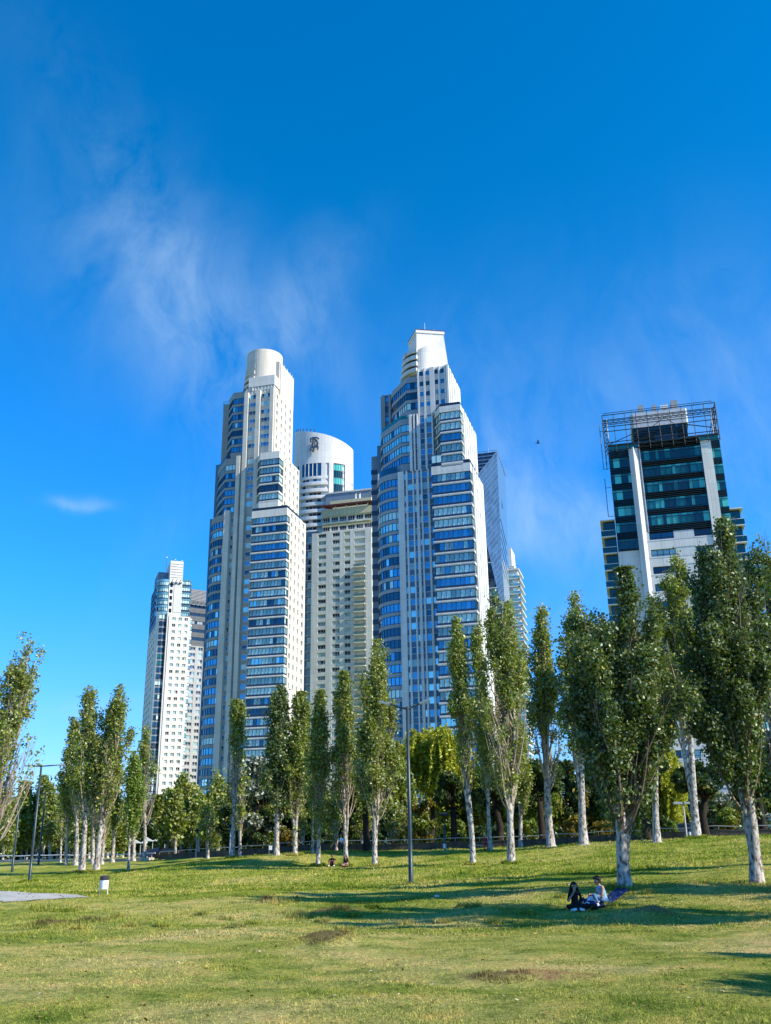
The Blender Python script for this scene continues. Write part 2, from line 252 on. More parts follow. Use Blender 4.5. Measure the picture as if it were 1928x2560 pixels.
class Tower:
    def __init__(s, name, label, px, py, Y, ang, seed, cat='building', k=1.0):
        p = at(px, py, Y); s.e = empty(name, (p.x, p.y, 0), label, cat, rz=-math.radians(ang)); s.e.scale = (k, k, k); s.e.location.z = EYE * (1 - k); s.wall = MB(); s.parts = {}; s.r = random.Random(seed)
    def part(s, name, mb, area): mb.area = area; s.parts.setdefault(name, []).append(mb)
    def pick(s, w):
        x = s.r.random() * sum(q[1] for q in w)
        for n, q in w:
            x -= q
            if x <= 0: return n
        return w[-1][0]
    def window(s, P, a0, a1, z0, z1, n=2, w=None, fr='frame_white', out=.02, rail=0.0, name='window', fw=.09, uni=False):
        mb = MB(); g = s.pick(w)
        for i in range(n):
            b0 = a0 + (a1 - a0) * i / n; b1 = a0 + (a1 - a0) * (i + 1) / n; t = s.r.uniform(-.012, .012)
            m = g if (uni or s.r.random() < .72) else s.pick(w)
            mb.face([P(b0, out + t, z0), P(b1, out - t, z0), P(b1, out - t, z1), P(b0, out + t, z1)], m)
        f = out + .02; g2 = out + .10
        for i in range(n + 1):
            b = a0 + (a1 - a0) * i / n; mb.hexa(P, b - fw / 2, b + fw / 2, f, g2, z0, z1, fr)
        mb.hexa(P, a0, a1, f, g2 + .01, z1 - fw, z1, fr); mb.hexa(P, a0, a1, f, g2 + .01, z0, z0 + fw, fr)
        if rail: mb.hexa(P, a0, a1, f, g2 + .005, z0 + rail, z0 + rail + fw * .8, fr)
        s.part(name, mb, (a1 - a0) * (z1 - z0) * (1 + .001 * z0))
    def bays(s, p0, p1, z0, z1, fl, cols, wall, pier, span, wz, w, n=2, fr='frame_white', pout=.45, sout=.2, rail=.45, skip=None, stagger=0, base=None):
        """a wall with window columns: piers stand proud, spandrels between floors, windows set back"""
        P, L = seg(p0, p1); ed = [0.0]
        for c in cols: ed += [c[0], c[1]]
        ed.append(L)
        for i in range(0, len(ed), 2):
            if ed[i + 1] - ed[i] > .02: s.wall.hexa(P, ed[i], ed[i + 1], 0, pout, z0, z1, pier)
        nf = int((z1 - z0) / fl)
        for ci, c in enumerate(cols):
            so = stagger * ci; zz = z1
            for f in range(nf):
                b = z1 - (f + 1) * fl - so + wz[0]; t = b + wz[1]
                if b < z0 + .2: break
                s.wall.hexa(P, c[0], c[1], 0, sout, t, zz, span); zz = b
                s.window(P, c[0], c[1], b, t, (c[2] if len(c) > 2 else n), w, fr, .02, rail)
            if zz > z0: s.wall.hexa(P, c[0], c[1], 0, sout, z0, zz, span)
    def glazed(s, poly, z0, z1, fl, gh, dh, pw, w, white, cap=1.5, bout=.3, frame='frame_dark', dark='dark_band', name='glazing_band', uni=.42, zstop=8):
        """floors of continuous ribbon glazing: glass, dark sill band, projecting slab band"""
        band(s.wall, poly, 0, bout, z1 - cap, z1, white)
        z = z1 - cap
        while z - gh > max(z0, zstop):
            mb = MB(); g = s.pick(w); u = s.r.random() < uni; A = 0
            for i in range(len(poly) - 1):
                P, L = seg(poly[i], poly[i + 1]); n = max(1, round(L / pw)); A += L * gh
                for k in range(n):
                    a0 = L * k / n; a1 = L * (k + 1) / n; t = s.r.uniform(-.015, .015); m = g if u or s.r.random() < .55 else s.pick(w)
                    mb.face([P(a0, .02 + t, z - gh), P(a1, .02 - t, z - gh), P(a1, .02 - t, z), P(a0, .02 + t, z)], m)
                    mb.hexa(P, a0 - .05, a0 + .05, .04, .14, z - gh, z, frame)
                mb.hexa(P, L - .05, L + .05, .04, .14, z - gh, z, frame)
            if dh: band(mb, poly, 0, .16, z - gh - dh, z - gh, dark)
            band(mb, poly, .03, .12, z - .12, z, frame)
            s.part(name, mb, A); band(s.wall, poly, 0, bout, z - fl, z - gh - dh, white)
            if bout > .2: band(s.wall, poly, bout, bout + .07, z - fl + (fl - gh - dh) * .45, z - fl + (fl - gh - dh) * .55, white)
            z -= fl
        band(s.wall, poly, 0, bout, z0, z, white)
    def finish(s):
        s.wall.build('facade', s.e)
        for nm, L in s.parts.items():
            L.sort(key=lambda m: -m.area)
            for m in L[:100]: m.build(nm, s.e)
            if len(L) > 100:
                r = MB()
                for m in L[100:]: r.merge(m)
                tag(r.build(nm, s.e), kind='stuff')
        return s.e
# ------------------------------------------------------------------ towers
GB = [('glass_blue', 5), ('glass_deep', 4), ('glass_sky', 2), ('curtain', .6)]
GC = [('curtain', 4), ('blind', 3.5), ('glass_blue', 1.2), ('glass_deep', 1.3), ('glass_sky', .6)]
GW = [('glass_deep', 3), ('blind', 3), ('glass_dark', 2), ('curtain', 1.2), ('glass_blue', 1.5)]
def tower_cream():
    T = Tower('apartment_tower', 'tall cream stepped apartment tower crowned by a pale round drum', 711, 1538, 300, 15, 11)
    w = T.wall; C = 'cream_wall'; FL = 3.2
    w.box(-12, -.3, .3, 17.6, 0, 111.5, C); w.box(-11.8, -3.5, 3.5, 18.6, 111, 133, C); w.box(-18, -7.3, 3.4, 21, 0, 161, C)
    w.box(-23.8, -11, 3.4, 18, 0, 113, 'cream_shaded'); w.box(-20.2, -11, 3.4, 18, 112, 134, 'cream_shaded')
    # right-hand balcony stack, lower and upper
    T.glazed([(-12.2, 3.4), (-12.2, 0), (0, 0), (0, 2.2)], 4, 111.7, FL, 1.95, .62, 1.25, GC, 'warm_white', 2.6)
    T.glazed([(-13.3, 4.4), (-9.9, 0), (-3.2, 0), (-3.2, 3.3)], 112.6, 133, FL, 1.95, .62, 1.2, GC, 'warm_white', 2.6)
    band(w, [(-12.2, 3.4), (-12.2, 0), (0, 0), (0, 12)], .1, .18, 111.7, 112.7, 'dark_band')
    # sunlit side wall with its staggered window columns
    cr = [(2.1, 3.6, 2), (5.9, 7.2, 2), (9.4, 10.7, 2), (13.3, 15.2, 2)]
    T.bays((0, 2.3), (0, 18), 4, 111.7, FL, [(a - 1.2, b - 1.2, n) for a, b, n in cr], C, C, C, (.75, 1.7), GW, pout=.42, sout=.28, stagger=.0, fr='frame_white')
    T.bays((-3.2, 3.4), (-3.2, 19), 111.7, 133, FL, [(1.0, 2.5, 2), (5.6, 6.9, 2), (9.6, 10.9, 2), (13.2, 14.8, 2)], C, C, C, (.75, 1.7), GW, pout=.42, sout=.28)
    T.bays((-6.9, 3.2), (-6.9, 21), 133, 158.5, FL, [(1.2, 2.7, 2), (5.6, 6.9, 2), (9.6, 10.9, 2), (14.2, 15.8, 2)], C, C, C, (.75, 1.7), GW, pout=.42, sout=.28)
    w.box(-7.2, -6.5, 8, 21.2, 158.5, 172, C)
    # centre shaft with tall pilasters
    T.bays((-18, 3.4), (-7, 3.4), 133, 158.6, FL, [(1.4, 4.4, 2), (6.0, 9.8, 3)], C, C, C, (.8, 1.75), GB + [('curtain', 2)], pout=.05, sout=.03)
    for a, b, z in ((-18.1, -16.6, 158.8), (-13.6, -12.0, 159.2), (-8.2, -6.85, 159.6)): w.box(a, b, 2.3, 3.45, 4, z, C)
    T.bays((-24, 3.4), (-12.4, 3.4), 4, 112, FL, [(2.3, 3.9, 2), (5.4, 7.2, 2), (8.0, 11.5, 2)], 'cream_shaded', 'cream_shaded', 'cream_shaded', (.8, 1.75), GB + [('curtain', 1)], pout=.12, sout=.1)  # lower centre takes a greyer beige that paints in the side block's shadow
    T.bays((-20.2, 3.4), (-13.6, 3.4), 112, 133.5, FL, [(1.6, 3.2, 2), (3.8, 6.4, 2)], 'cream_shaded', 'cream_shaded', 'cream_shaded', (.8, 1.75), GB + [('curtain', 1)], pout=.12, sout=.1)
    w.box(-20.2, -18.8, 2.1, 3.5, 4, 134.2, C); w.box(-23.9, -21.8, 2.0, 3.5, 4, 114, C)
    # left-hand bays, each storey group stepping out
    for poly, z0, z1, b in (([(-28.4, 12), (-26.9, 9), (-23.4, 4.6), (-18, 4.6)], 134.5, 160.5, (-18, 19)), ([(-33, 15), (-31, 11.5), (-25.2, 4.6), (-20.2, 4.6)], 113, 134.6, (-20.2, 19)),
                            (arc((-24.4, 14), 8.6, 9.4, 188, 272, 9), 4, 113.5, (-24.2, 19))):
        w.prism(offset(poly, -.1) + [b, (poly[0][0] + .4, b[1])], z0, z1 - .2, C)
        T.glazed(poly, z0, z1, FL, 2.05, .15, 1.15, GB, 'grey_panel', 2.5, .12)
    band(w, [(-33, 15), (-31, 11.5), (-25.2, 4.6), (-20.2, 4.6)], .02, .1, 134.6, 135.8, 'dark_band')
    w.box(-33.2, -30.6, 17, 26, 0, 163, 'grey_panel'); w.box(-30.6, -27.6, 17.6, 26, 0, 161, 'slate_cladding'); w.box(-35.6, -33.2, 18, 26, 0, 139, 'spandrel_blue'); w.box(-37.4, -35.4, 19, 26, 0, 118, 'spandrel_blue')
    T.finish()
    # crown: open rooftop storey, lintel, drum with slots
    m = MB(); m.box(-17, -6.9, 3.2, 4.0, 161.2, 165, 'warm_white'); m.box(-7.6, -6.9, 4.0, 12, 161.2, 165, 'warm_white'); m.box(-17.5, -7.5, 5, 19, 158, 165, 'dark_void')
    for k in range(9): m.box(-16.9 + k * 1.22, -16.7 + k * 1.22, 3.3, 3.5, 158.6, 161.3, 'frame_white')
    m.box(-17, -6.9, 3.25, 3.4, 159.6, 159.75, 'frame_white'); m.build('roof_lintel', T.e)
    m = MB(); m.prism(arc((-14.2, 10.8), 6.6, 6.8, 0, 348, 44), 159, 177, 'cream_wall')
    for k in range(5):
        z = 159.6 + k * 2.45; r = 7.9 - .26 * k; q = arc((-14.2, 10.8), r, r, 148, 262, 22); i = arc((-14.2, 10.8), 6.4, 6.4, 148, 262, 22)
        m.prism(i + q[::-1], z, z + 1.25, 'cream_wall')
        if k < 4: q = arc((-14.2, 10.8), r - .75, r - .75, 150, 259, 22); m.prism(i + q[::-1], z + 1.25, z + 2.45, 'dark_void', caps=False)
    m.build('drum', T.e)
    m = MB(); P0, P1 = (-12.6, 8.5), (-6.6, 21); m.prism([(-12.6, 7.5), (-6.9, 7.5), (-6.9, 21), (-12.6, 21)], 164, lambda p: 172.6, 'cream_wall'); m.build('penthouse', T.e)
    m = MB()
    for z in (161, 162): m.tube([(-33.2, 17, z + 2.2), (-27.6, 17, z + 2.2), (-27.6, 24, z + 2.2)], [.08] * 3, 5, 'steel')
    for u in (-33.1, -30.4, -27.7): m.tube([(u, 17, 161), (u, 17, 164.4)], [.08] * 2, 5, 'steel')
    for v in (9, 12, 15, 18, 20): m.tube([(-6.75, v, 172.4), (-6.75, v, 173.3)], [.07, .05], 5, 'frame_white')
    m.build('roof_railing', T.e)
    m = MB(); r = random.Random(3)
    for k in range(60): c = (r.uniform(-2.6, -.2), r.uniform(.3, 2.4), 112.3 + r.uniform(0, .8)); m.face([(c[0] + r.uniform(-.4, .4), c[1] + r.uniform(-.4, .4), c[2] + r.uniform(-.3, .5)) for _ in range(3)], 'leaf_bright')
    m.build('terrace_plants', T.e)
def tower_white():
    T = Tower('apartment_tower', 'tallest white and blue stepped tower, a thin mast on its block-shaped crown', 1185, 1400, 245, 16, 12)
    w = T.wall; C = 'white_wall'; FL = 3.38; SP = 'spandrel_blue'
    w.box(-10.4, -.3, .3, 17.8, 0, 104, C); w.box(-10, -2.3, 3.5, 21.8, 103, 122.3, C); w.box(-15, -6.3, 3.4, 20, 0, 137.5, C); w.box(-21.4, -9, 3.4, 18, 0, 105, SP); w.box(-17.6, -9, 3.4, 18, 104, 122, SP)
    T.glazed([(-10.6, 3.4), (-10.6, 0), (0, 0), (0, 2.3)], 4, 104.2, FL, 2.12, .6, 1.32, GC + [('glass_blue', 1.5)], 'white_wall', 2.5)
    T.glazed([(-11.2, 5.2), (-7.7, 0), (-2, 0), (-2, 2.6)], 105, 122.6, FL, 2.12, .62, 1.32, GC, 'white_wall', 1.9)
    band(w, [(-10.6, 3.4), (-10.6, 0), (0, 0), (0, 14)], .1, .18, 104.2, 105.3, 'dark_band'); band(w, [(-11.2, 5.2), (-7.7, 0), (-2, 0), (-2, 8)], .02, .12, 122.6, 123.5, 'dark_band')
    m = MB(); m.face([(-10.6, -.35, 105.3), (-7.9, -.35, 105.3), (-7.9, -.35, 107.6), (-10.6, -.35, 107.6)], 'curtain'); m.box(-10.7, -7.8, -.4, -.3, 107.5, 107.7, 'frame_dark'); m.box(-9.3, -9.2, -.4, -.3, 105.3, 107.5, 'frame_dark'); m.build('terrace_screen', T.e)
    for u, z0, z1, v1 in ((0, 4, 104, 18), (-2, 104, 122.4, 22), (-6, 122.4, 137.6, 20)):
        T.bays((u, 2.5), (u, v1), z0, z1, FL, [(1.2 + 3.3 * k, 2.4 + 3.3 * k, 1) for k in range(int((v1 - 4) / 3.3))], C, C, 'light_grey', (.7, 1.9), GW, pout=.55, sout=.1, fr='frame_white')
    # centre shaft: ribs and narrow window strips
    T.bays((-15, 3.4), (-5.9, 3.4), 122.4, 137.6, FL, [(.5, 1.9, 1), (2.4, 3.8, 1), (5.2, 6.4, 1), (6.9, 8.2, 1)], C, C, 'light_grey', (1.0, 1.7), [('glass_deep', 3), ('glass_blue', 3), ('blind', 1)], n=1, pout=.55, sout=.05, rail=0)
    T.bays((-15.2, 3.4), (-10.7, 3.4), 105, 122.4, FL, [(.6, 2.0, 1), (2.6, 4.1, 1)], C, C, SP, (.9, 1.8), GB, n=1, pout=.6, sout=.05, rail=0)
    T.bays((-17.8, 3.4), (-15.2, 3.4), 105, 122.9, FL, [(.75, 1.25, 1), (1.7, 2.3, 1)], C, C, SP, (.9, 1.8), GB, n=1, pout=.8, sout=.05, rail=0)
    T.bays((-21.6, 3.4), (-10.7, 3.4), 4, 105.2, FL, [(1.75, 2.35, 1), (2.85, 4.3, 1), (4.7, 5.4, 1), (6.15, 6.75, 1), (7.2, 8.7, 1), (9.25, 10.7, 1)], C, C, SP, (.9, 1.8), [('glass_blue', 5), ('glass_deep', 2), ('glass_sky', 3), ('blind', 1), ('glass_dark', .5)], n=1, pout=.6, sout=.08, rail=0)
    for poly, z0, z1, b in (([(-26, 14), (-25.1, 12), (-18.9, 4.8), (-15, 4.8)], 123, 136.2, (-15, 20)), ([(-30, 15), (-28.6, 12), (-20.8, 4.8), (-17.6, 4.8)], 106, 122.6, (-17.6, 19)),
                            (arc((-22.4, 13), 7.9, 8.6, 186, 277, 10), 4, 105.6, (-21.4, 19))):
        w.prism(offset(poly, -.1) + [b, (poly[0][0] + .4, b[1])], z0, z1 - .2, C)
        T.glazed(poly, z0, z1, FL, 2.2, .18, 1.3, GB, 'mid_grey', 1.8, .14)
    band(w, arc((-22.4, 13), 7.9, 8.6, 186, 272, 10), .04, .1, 105.6, 107.6, 'glass_deep'); band(w, [(-30, 15), (-28.6, 12), (-20.8, 4.8), (-17.6, 4.8)], .02, .1, 122.6, 123.8, 'teal')
    w.box(-30.4, -27.6, 16.6, 24, 0, 137.4, 'grey_panel'); T.bays((-29.8, 16.6), (-25.4, 16.6), 100, 137.6, FL, [(.9, 2.1, 1), (2.8, 4.0, 1)], 'grey_panel', 'grey_panel', SP, (.9, 1.8), GB, n=1, pout=.5, sout=.05, rail=0, fr='frame_dark')
    w.box(-32.0, -30.0, 17.4, 24, 0, 121, SP); w.box(-34.2, -31.9, 18.4, 25, 0, 118, 'slate_cladding')
    for k in range(26): w.box(-34.3, -32.2, 18.2, 18.5, 112 - k * FL, 113.4 - k * FL, 'dark_band')
    T.finish()
    m = MB(); 
    bt_, tp_ = [(-20.0, 13.5), (-15.7, 5.6), (-6.2, 8.8), (-11, 20)], [(-20.0, 13.5), (-15.7, 6.6), (-8.0, 10.2), (-12.3, 19)]
    for k in range(4):
        q = (k + 1) % 4; m.face([(*bt_[k], 136), (*bt_[q], 136), (*tp_[q], 152.2), (*tp_[k], 152.2)], 'plaster_white')
    m.prism(offset(tp_ + tp_[:1], .25)[:4], 152.2, 153.2, 'plaster_white', 'grey_panel'); m.prism(offset(tp_ + tp_[:1], .32)[:4], 153.2, 153.4, 'maroon')
    m.build('roof_block', T.e)
    m = MB(); m.prism(arc((-14.2, 10.8), 6.3, 6.5, 170, 300, 24) + [(-10.4, 18), (-20.5, 18)], 137, lambda p: 142.6 + .42 * max(0, min(8.5, p[0] + 20.5)), 'warm_white')
    for k in range(4):
        z = 137.2 + k * 2.3; r = 7.7 - .25 * k; q = arc((-14.2, 10.8), r, r, 150, 262, 22); i = arc((-14.2, 10.8), 6.2, 6.3, 150, 262, 22)
        m.prism(i + q[::-1], z, z + 1.25, 'white_wall')
        if k < 3: q = arc((-14.2, 10.8), r - .7, r - .7, 152, 259, 22); m.prism(i + q[::-1], z + 1.25, z + 2.3, 'dark_void', caps=False)
    m.build('drum', T.e)
    m = MB(); m.tube([(-14.3, 12, 153.6), (-14.3, 12, 156), (-14.3, 12, 158.6)], [.12, .09, .05], 6, 'steel'); m.build('mast', T.e)
    m = MB(); m.tube([(-10.6, 9.5, 152.6), (-10.6, 9.5, 154.2)], [.07, .04], 5, 'frame_white'); m.build('antenna', T.e)
def tower_slim():
    T = Tower('apartment_tower', 'slim far tower at the left, cream strip of small windows under a white roof shaft', 474.6, 1540, 444, -20, 13)
    w = T.wall; FL = 3.15; C = 'grid_wall'
    w.box(-9.6, 0, .3, 20, 0, 109.2, C); w.box(-15.1, 0, 2.2, 33, 0, 109, 'grey_wall')
    T.bays((-9.7, 0), (.3, 0), 8, 109.4, FL, [(1.5, 3.1), (4.4, 6.0), (7.3, 8.9)], C, C, C, (1.0, 1.5), [('glass_dark', 1.2), ('blind', 3), ('curtain', 1)], pout=.4, sout=.36)
    T.bays((-15.1, 33), (-15.1, 1.0), 8, 105, FL, [(2.5 + 7.4 * k, 6.6 + 7.4 * k) for k in range(4)], C, C, C, (1.0, 1.6), [('glass_dark', 2), ('glass_deep', 3), ('glass_blue', 2)], pout=.4, sout=.36)
    w.box(-15.6, -14.3, -.6, 1.2, 0, 111, 'warm_white'); w.box(-10.6, -9.8, -.1, 2, 0, 111, 'light_grey')
    T.glazed([(-14.3, 1.2), (-12.6, .8), (-10.6, 1.6)], 6, 110.5, FL, 1.9, .5, 1.2, [('glass_dark', 3), ('glass_deep', 3), ('curtain', 1.6), ('teal', 1)], 'slate_cladding', .6, .1)
    T.glazed([(0.4, 1.2), (1.5, 2.2)], 6, 109, FL, 1.9, .3, 1.2, [('curtain', 2), ('blind', 2), ('green_glass', 2)], 'light_grey', .6, .1)
    # upper storeys
    w.box(-15.0, -.3, 3, 33, 109, 126, 'slate_cladding')
    T.glazed([(-15.2, 33), (-15.2, 2.6)], 105.4, 127, FL, 2.2, .3, 1.4, [('glass_blue', 3), ('glass_sky', 2)], 'spandrel_blue', .8, .1)
    T.glazed(arc((-12.4, 5.4), 3.5, 4.2, 185, 300, 8), 109.8, 127.6, 3.15, 1.7, .5, 1.2, [('curtain', 3), ('blind', 2), ('glass_dark', 1)], 'green_glass', 1.2, .15)
    T.glazed([(-4.4, 2.6), (-.2, 2.6), (.6, 5)], 109.4, 128.4, 3.15, 1.6, .9, 1.2, [('curtain', 2), ('blind', 2)], 'green_glass', .8, .15)
    w.box(-15.3, -10.3, 7, 22, 126, 132.6, 'slate_cladding')
    T.finish()
    m = MB(); m.box(-10.4, -4.2, 1.4, 16, 110, 137.2, 'white_wall'); m.box(-8.0, -4.4, 1.2, 1.4, 111.6, 125, 'light_grey')
    for k in range(6): m.box(-10.0, -4.5, 1.25, 1.4, 128.8 + k * 1.35, 129.0 + k * 1.35, 'grey_wall')
    for k in range(5): m.box(-9.9, -8.7, 1.3, 1.42, 111.4 + k * 3.15, 113.2 + k * 3.15, 'glass_dark')
    m.build('roof_shaft', T.e)
    m = MB()
    for k in range(3): u = -9.7 + 1.9 * k; m.box(u, u + 1.3, .3, 1.2, 125.9, 126.3, 'steel'); m.tube([(u + 1.1, 1.2, 128.1), (u + .4, .6, 126.4)], [.09, .09], 5, 'steel')
    m.build('maintenance_cradle', T.e)
    m = MB()
    for u, h in ((-12.2, 3.8), (-8, 2.4), (-4.8, 2.0)): m.tube([(u, 3, 132 if u < -10.4 else 137), (u, 3, 137 + h)], [.14, .07], 5, 'steel'); m.box(u - .25, u + .25, 2.8, 3.2, 137 + h * .5, 137 + h * .62, 'frame_white')
    m.build('antenna', T.e)
    T = Tower('apartment_tower', 'dark grey banded tower between the slim tower and the cream one', 480, 1565, 475, -33, 14)
    w = T.wall; w.box(-6, 11.5, 0, 20, 0, 126, 'dark_panel')
    T.glazed([(-6, 0), (11.5, 0)], 102, 124.6, 4.2, 1.6, .3, 1.4, [('glass_dark', 3), ('mid_grey', 1)], 'dark_panel', 1.2, .3)
    T.bays((-6, 0), (11.5, 0), 8, 102, FL, [(1.4, 4.0), (6.0, 8.4), (10, 12.4), (14, 16.4)], 'dark_panel', 'grey_wall', 'grey_wall', (.8, 1.8), [('glass_dark', 3), ('glass_deep', 2), ('blind', 2)], pout=.4, sout=.3)
    w.box(-6, 7.2, 1.2, 20, 124, 132, 'dark_panel')
    for k in range(10): w.box(-6, 7.4, 1.0, 1.2, 124.8 + k * .72, 125.05 + k * .72, 'grey_wall')
    T.finish()
    m = MB()
    for k in range(4): u = -1 + 2.2 * k; m.box(u, u + 1.6, -1.4, -.2, 123.0, 123.4, 'steel'); m.tube([(u + 1.4, -.3, 125.4), (u + .6, -1, 123.5)], [.09, .09], 5, 'steel')
    m.build('maintenance_cradle', T.e)
def tower_logo():
    T = Tower('apartment_tower', 'white oval tower with a slanted top and a dark monogram on its blank crown', 811, 1272, 385, 0, 15)
    w = T.wall; c = (-1.0, 8.2); a, b = 13.3, 8.2; C = 'white_wall'
    E = arc(c, a, b, 176, 536, 72)[:-1]
    w.prism(E, 163.8, lambda p: 178.6 - .25 * (p[0] - c[0]) + .10 * (p[1] - 8) - .014 * (p[0] - c[0]) ** 2 * (1 if p[0] > c[0] else .1), C)
    w.prism(arc(c, a - .5, b - .5, 180, 540, 60)[:-1], 0, 163.8, 'light_grey')
    band(w, arc(c, a, b, 318, 395, 16), -.6, 0.02, 60, 163.8, C)
    band(w, arc(c, a, b, 160, 190, 6), -.6, 0.02, 60, 163.8, C)
    for q0, q1 in ((218, 226), (268, 277), (283, 292)): band(w, arc(c, a, b, q0, q1, 3), -.6, .05, 60, 163.8, 'light_grey' if q0 != 283 else C)
    FL = 3.2
    m1 = [(190, 218, 4), (226, 268, 5)]
    for q0, q1, n in m1:                       # tall top-floor glazing
        mb = MB(); A = arc(c, a, b, q0, q1, n)
        for i in range(n):
            P, L = seg(A[i], A[i + 1]); mb.face([P(0, -.25, 157.6), P(L, -.25, 157.6), P(L, -.25, 163.7), P(0, -.25, 163.7)], 'glass_deep'); mb.hexa(P, -.12, .12, -.2, .12, 157.6, 163.7, 'frame_white')
        T.part('crown_window', mb, 50)
    z = 157.6; k = 0
    while z > 50:
        band(w, arc(c, a, b, 190, 226, 10), -.4, .05, z - 1.6, z, C); band(w, arc(c, a, b, 222, 281, 14), -.4, 1.1 if k else .1, z - 1.25, z, C)
        if k > 0:
            mb = MB(); A = arc(c, a + .9, b + .9, 226, 276, 12); band(mb, A, 0, .08, z, z + .25, 'frame_white'); T.part('balcony_rail', mb, 5)
        for q0, q1, n in ((192, 218, 5), (228, 268, 5)):
            mb = MB(); A = arc(c, a, b, q0, q1, n); h = 1.55 if q0 < 200 else 1.9; deep = -.15 if q0 < 200 else -.45
            for i in range(n):
                P, L = seg(A[i], A[i + 1]); t = T.r.uniform(-.02, .02); zz = z - 1.6 - h + .05 if q0 < 200 else z - 1.25 - h + .02
                mb.face([P(0, deep + t, zz), P(L, deep - t, zz), P(L, deep - t, zz + h), P(0, deep + t, zz + h)], T.pick([('blind', 2), ('glass_dark', 3), ('glass_deep', 2), ('light_grey', .8)])); mb.hexa(P, -.06, .06, deep + .02, deep + .12, zz, zz + h, 'frame_white')
            T.part('window', mb, n)
        z -= FL; k += 1
    # green glazed shaft
    for k in range(34):
        mb = MB(); z = 163.4 - k * FL; A = arc(c, a - .1, b - .1, 292, 312, 4) + [(9.0, 2.9)]
        for i in range(4):
            P, L = seg(A[i], A[i + 1]); m = ('teal_light' if k in (0, 2) else 'teal_dark' if k % 2 else 'teal') if T.r.random() < .8 else 'teal_dark'
            mb.face([P(0, .1, z - 3.0), P(L, .1, z - 3.0), P(L, .1, z), P(0, .1, z)], m); mb.hexa(P, -.06, .06, .1, .22, z - 3.1, z, 'frame_dark')
        band(mb, A, .08, .26, z - .1, z + .1, 'frame_dark'); T.part('shaft_glazing', mb, 9)
    for k in range(16):
        z = 154.5 - k * 4.2
        for q in (322, 330, 338, 345):
            A = arc(c, a, b, q, q + 4.4, 1); P, L = seg(*A); T.window(P, 0, L, z, z + 1.8, 2, [('blind', 2), ('glass_dark', 1), ('light_grey', 2)], 'frame_white', .05, name='window')
    for k in range(25):                          # lower left glazed wing, seen beside the cream tower
        z = 146 - k * 3.4; A = arc(c, a + .8, b + .6, 184, 214, 4); mb = MB()
        for i in range(4):
            P, L = seg(A[i], A[i + 1]); mb.face([P(0, .02, z - 3.2), P(L, .02, z - 3.2), P(L, .02, z), P(0, .02, z)], T.pick([('teal', 2), ('teal_dark', 2), ('glass_deep', 2)])); mb.hexa(P, -.06, .06, .05, .15, z - 3.4, z, 'frame_white')
        band(mb, A, .02, .16, z - .15, z + .05, 'frame_white'); T.part('wing_glazing', mb, 10)
    T.finish()
    # monogram: raised dark strokes standing off the curved crown
    m = MB()
    def on(u, z, o=.55):
        th = math.acos(max(-1, min(1, (u - c[0]) / a))); return (c[0] + (a + o) * math.cos(th), c[1] - (b + o) * math.sin(th), z)
    def stroke(pts, wd=.34):
        for i in range(len(pts) - 1):
            p, q = pts[i], pts[i + 1]; L = math.hypot(q[0] - p[0], q[1] - p[1]); n = (-(q[1] - p[1]) / L * wd, (q[0] - p[0]) / L * wd); e = ((q[0] - p[0]) / L * wd * .5, (q[1] - p[1]) / L * wd * .5)
            c4 = [(p[0] - n[0] - e[0], p[1] - n[1] - e[1]), (q[0] - n[0] + e[0], q[1] - n[1] + e[1]), (q[0] + n[0] + e[0], q[1] + n[1] + e[1]), (p[0] + n[0] - e[0], p[1] + n[1] - e[1])]
            f = [on(x, y, 1.3) for x, y in c4]; g = [on(x, y, .9) for x, y in c4]; m.face(f, 'steel')
            for j in range(4): m.face([f[j], f[(j + 1) % 4], g[(j + 1) % 4], g[j]], 'steel')
    X = lambda x, y: (-4.3 + (x - 455) / 6.146 * .215, 172.2 + (430 - y) / 6.146 * .205)
    pt = lambda *q: [X(x, y) for x, y in q]
    stroke(pt((405, 345), (440, 328), (480, 330), (505, 350)), .3); stroke(pt((440, 335), (438, 400), (430, 450), (455, 462)), .3); stroke(pt((455, 350), (478, 372), (492, 410), (488, 445), (462, 462)), .4)
    stroke(pt((462, 350), (460, 440)), .2); stroke(pt((408, 350), (415, 390)), .22); stroke(pt((412, 468), (500, 466)), .26); stroke(pt((418, 470), (404, 505)), .26); stroke(pt((498, 466), (494, 500)), .3); stroke(pt((450, 468), (440, 530)), .34); stroke(pt((425, 505), (410, 508)), .2)
    m.build('monogram', T.e)
    m = MB()
    for q in range(200, 262, 9): p = on(c[0] + a * math.cos(math.radians(q)), 0, -.3); z = 178.6 - .25 * (p[0] - c[0]) - .8; m.box(p[0] - .2, p[0] + .2, p[1] - .2, p[1] + .2, z, z + 1.5, 'steel')
    m.build('roof_light', T.e)
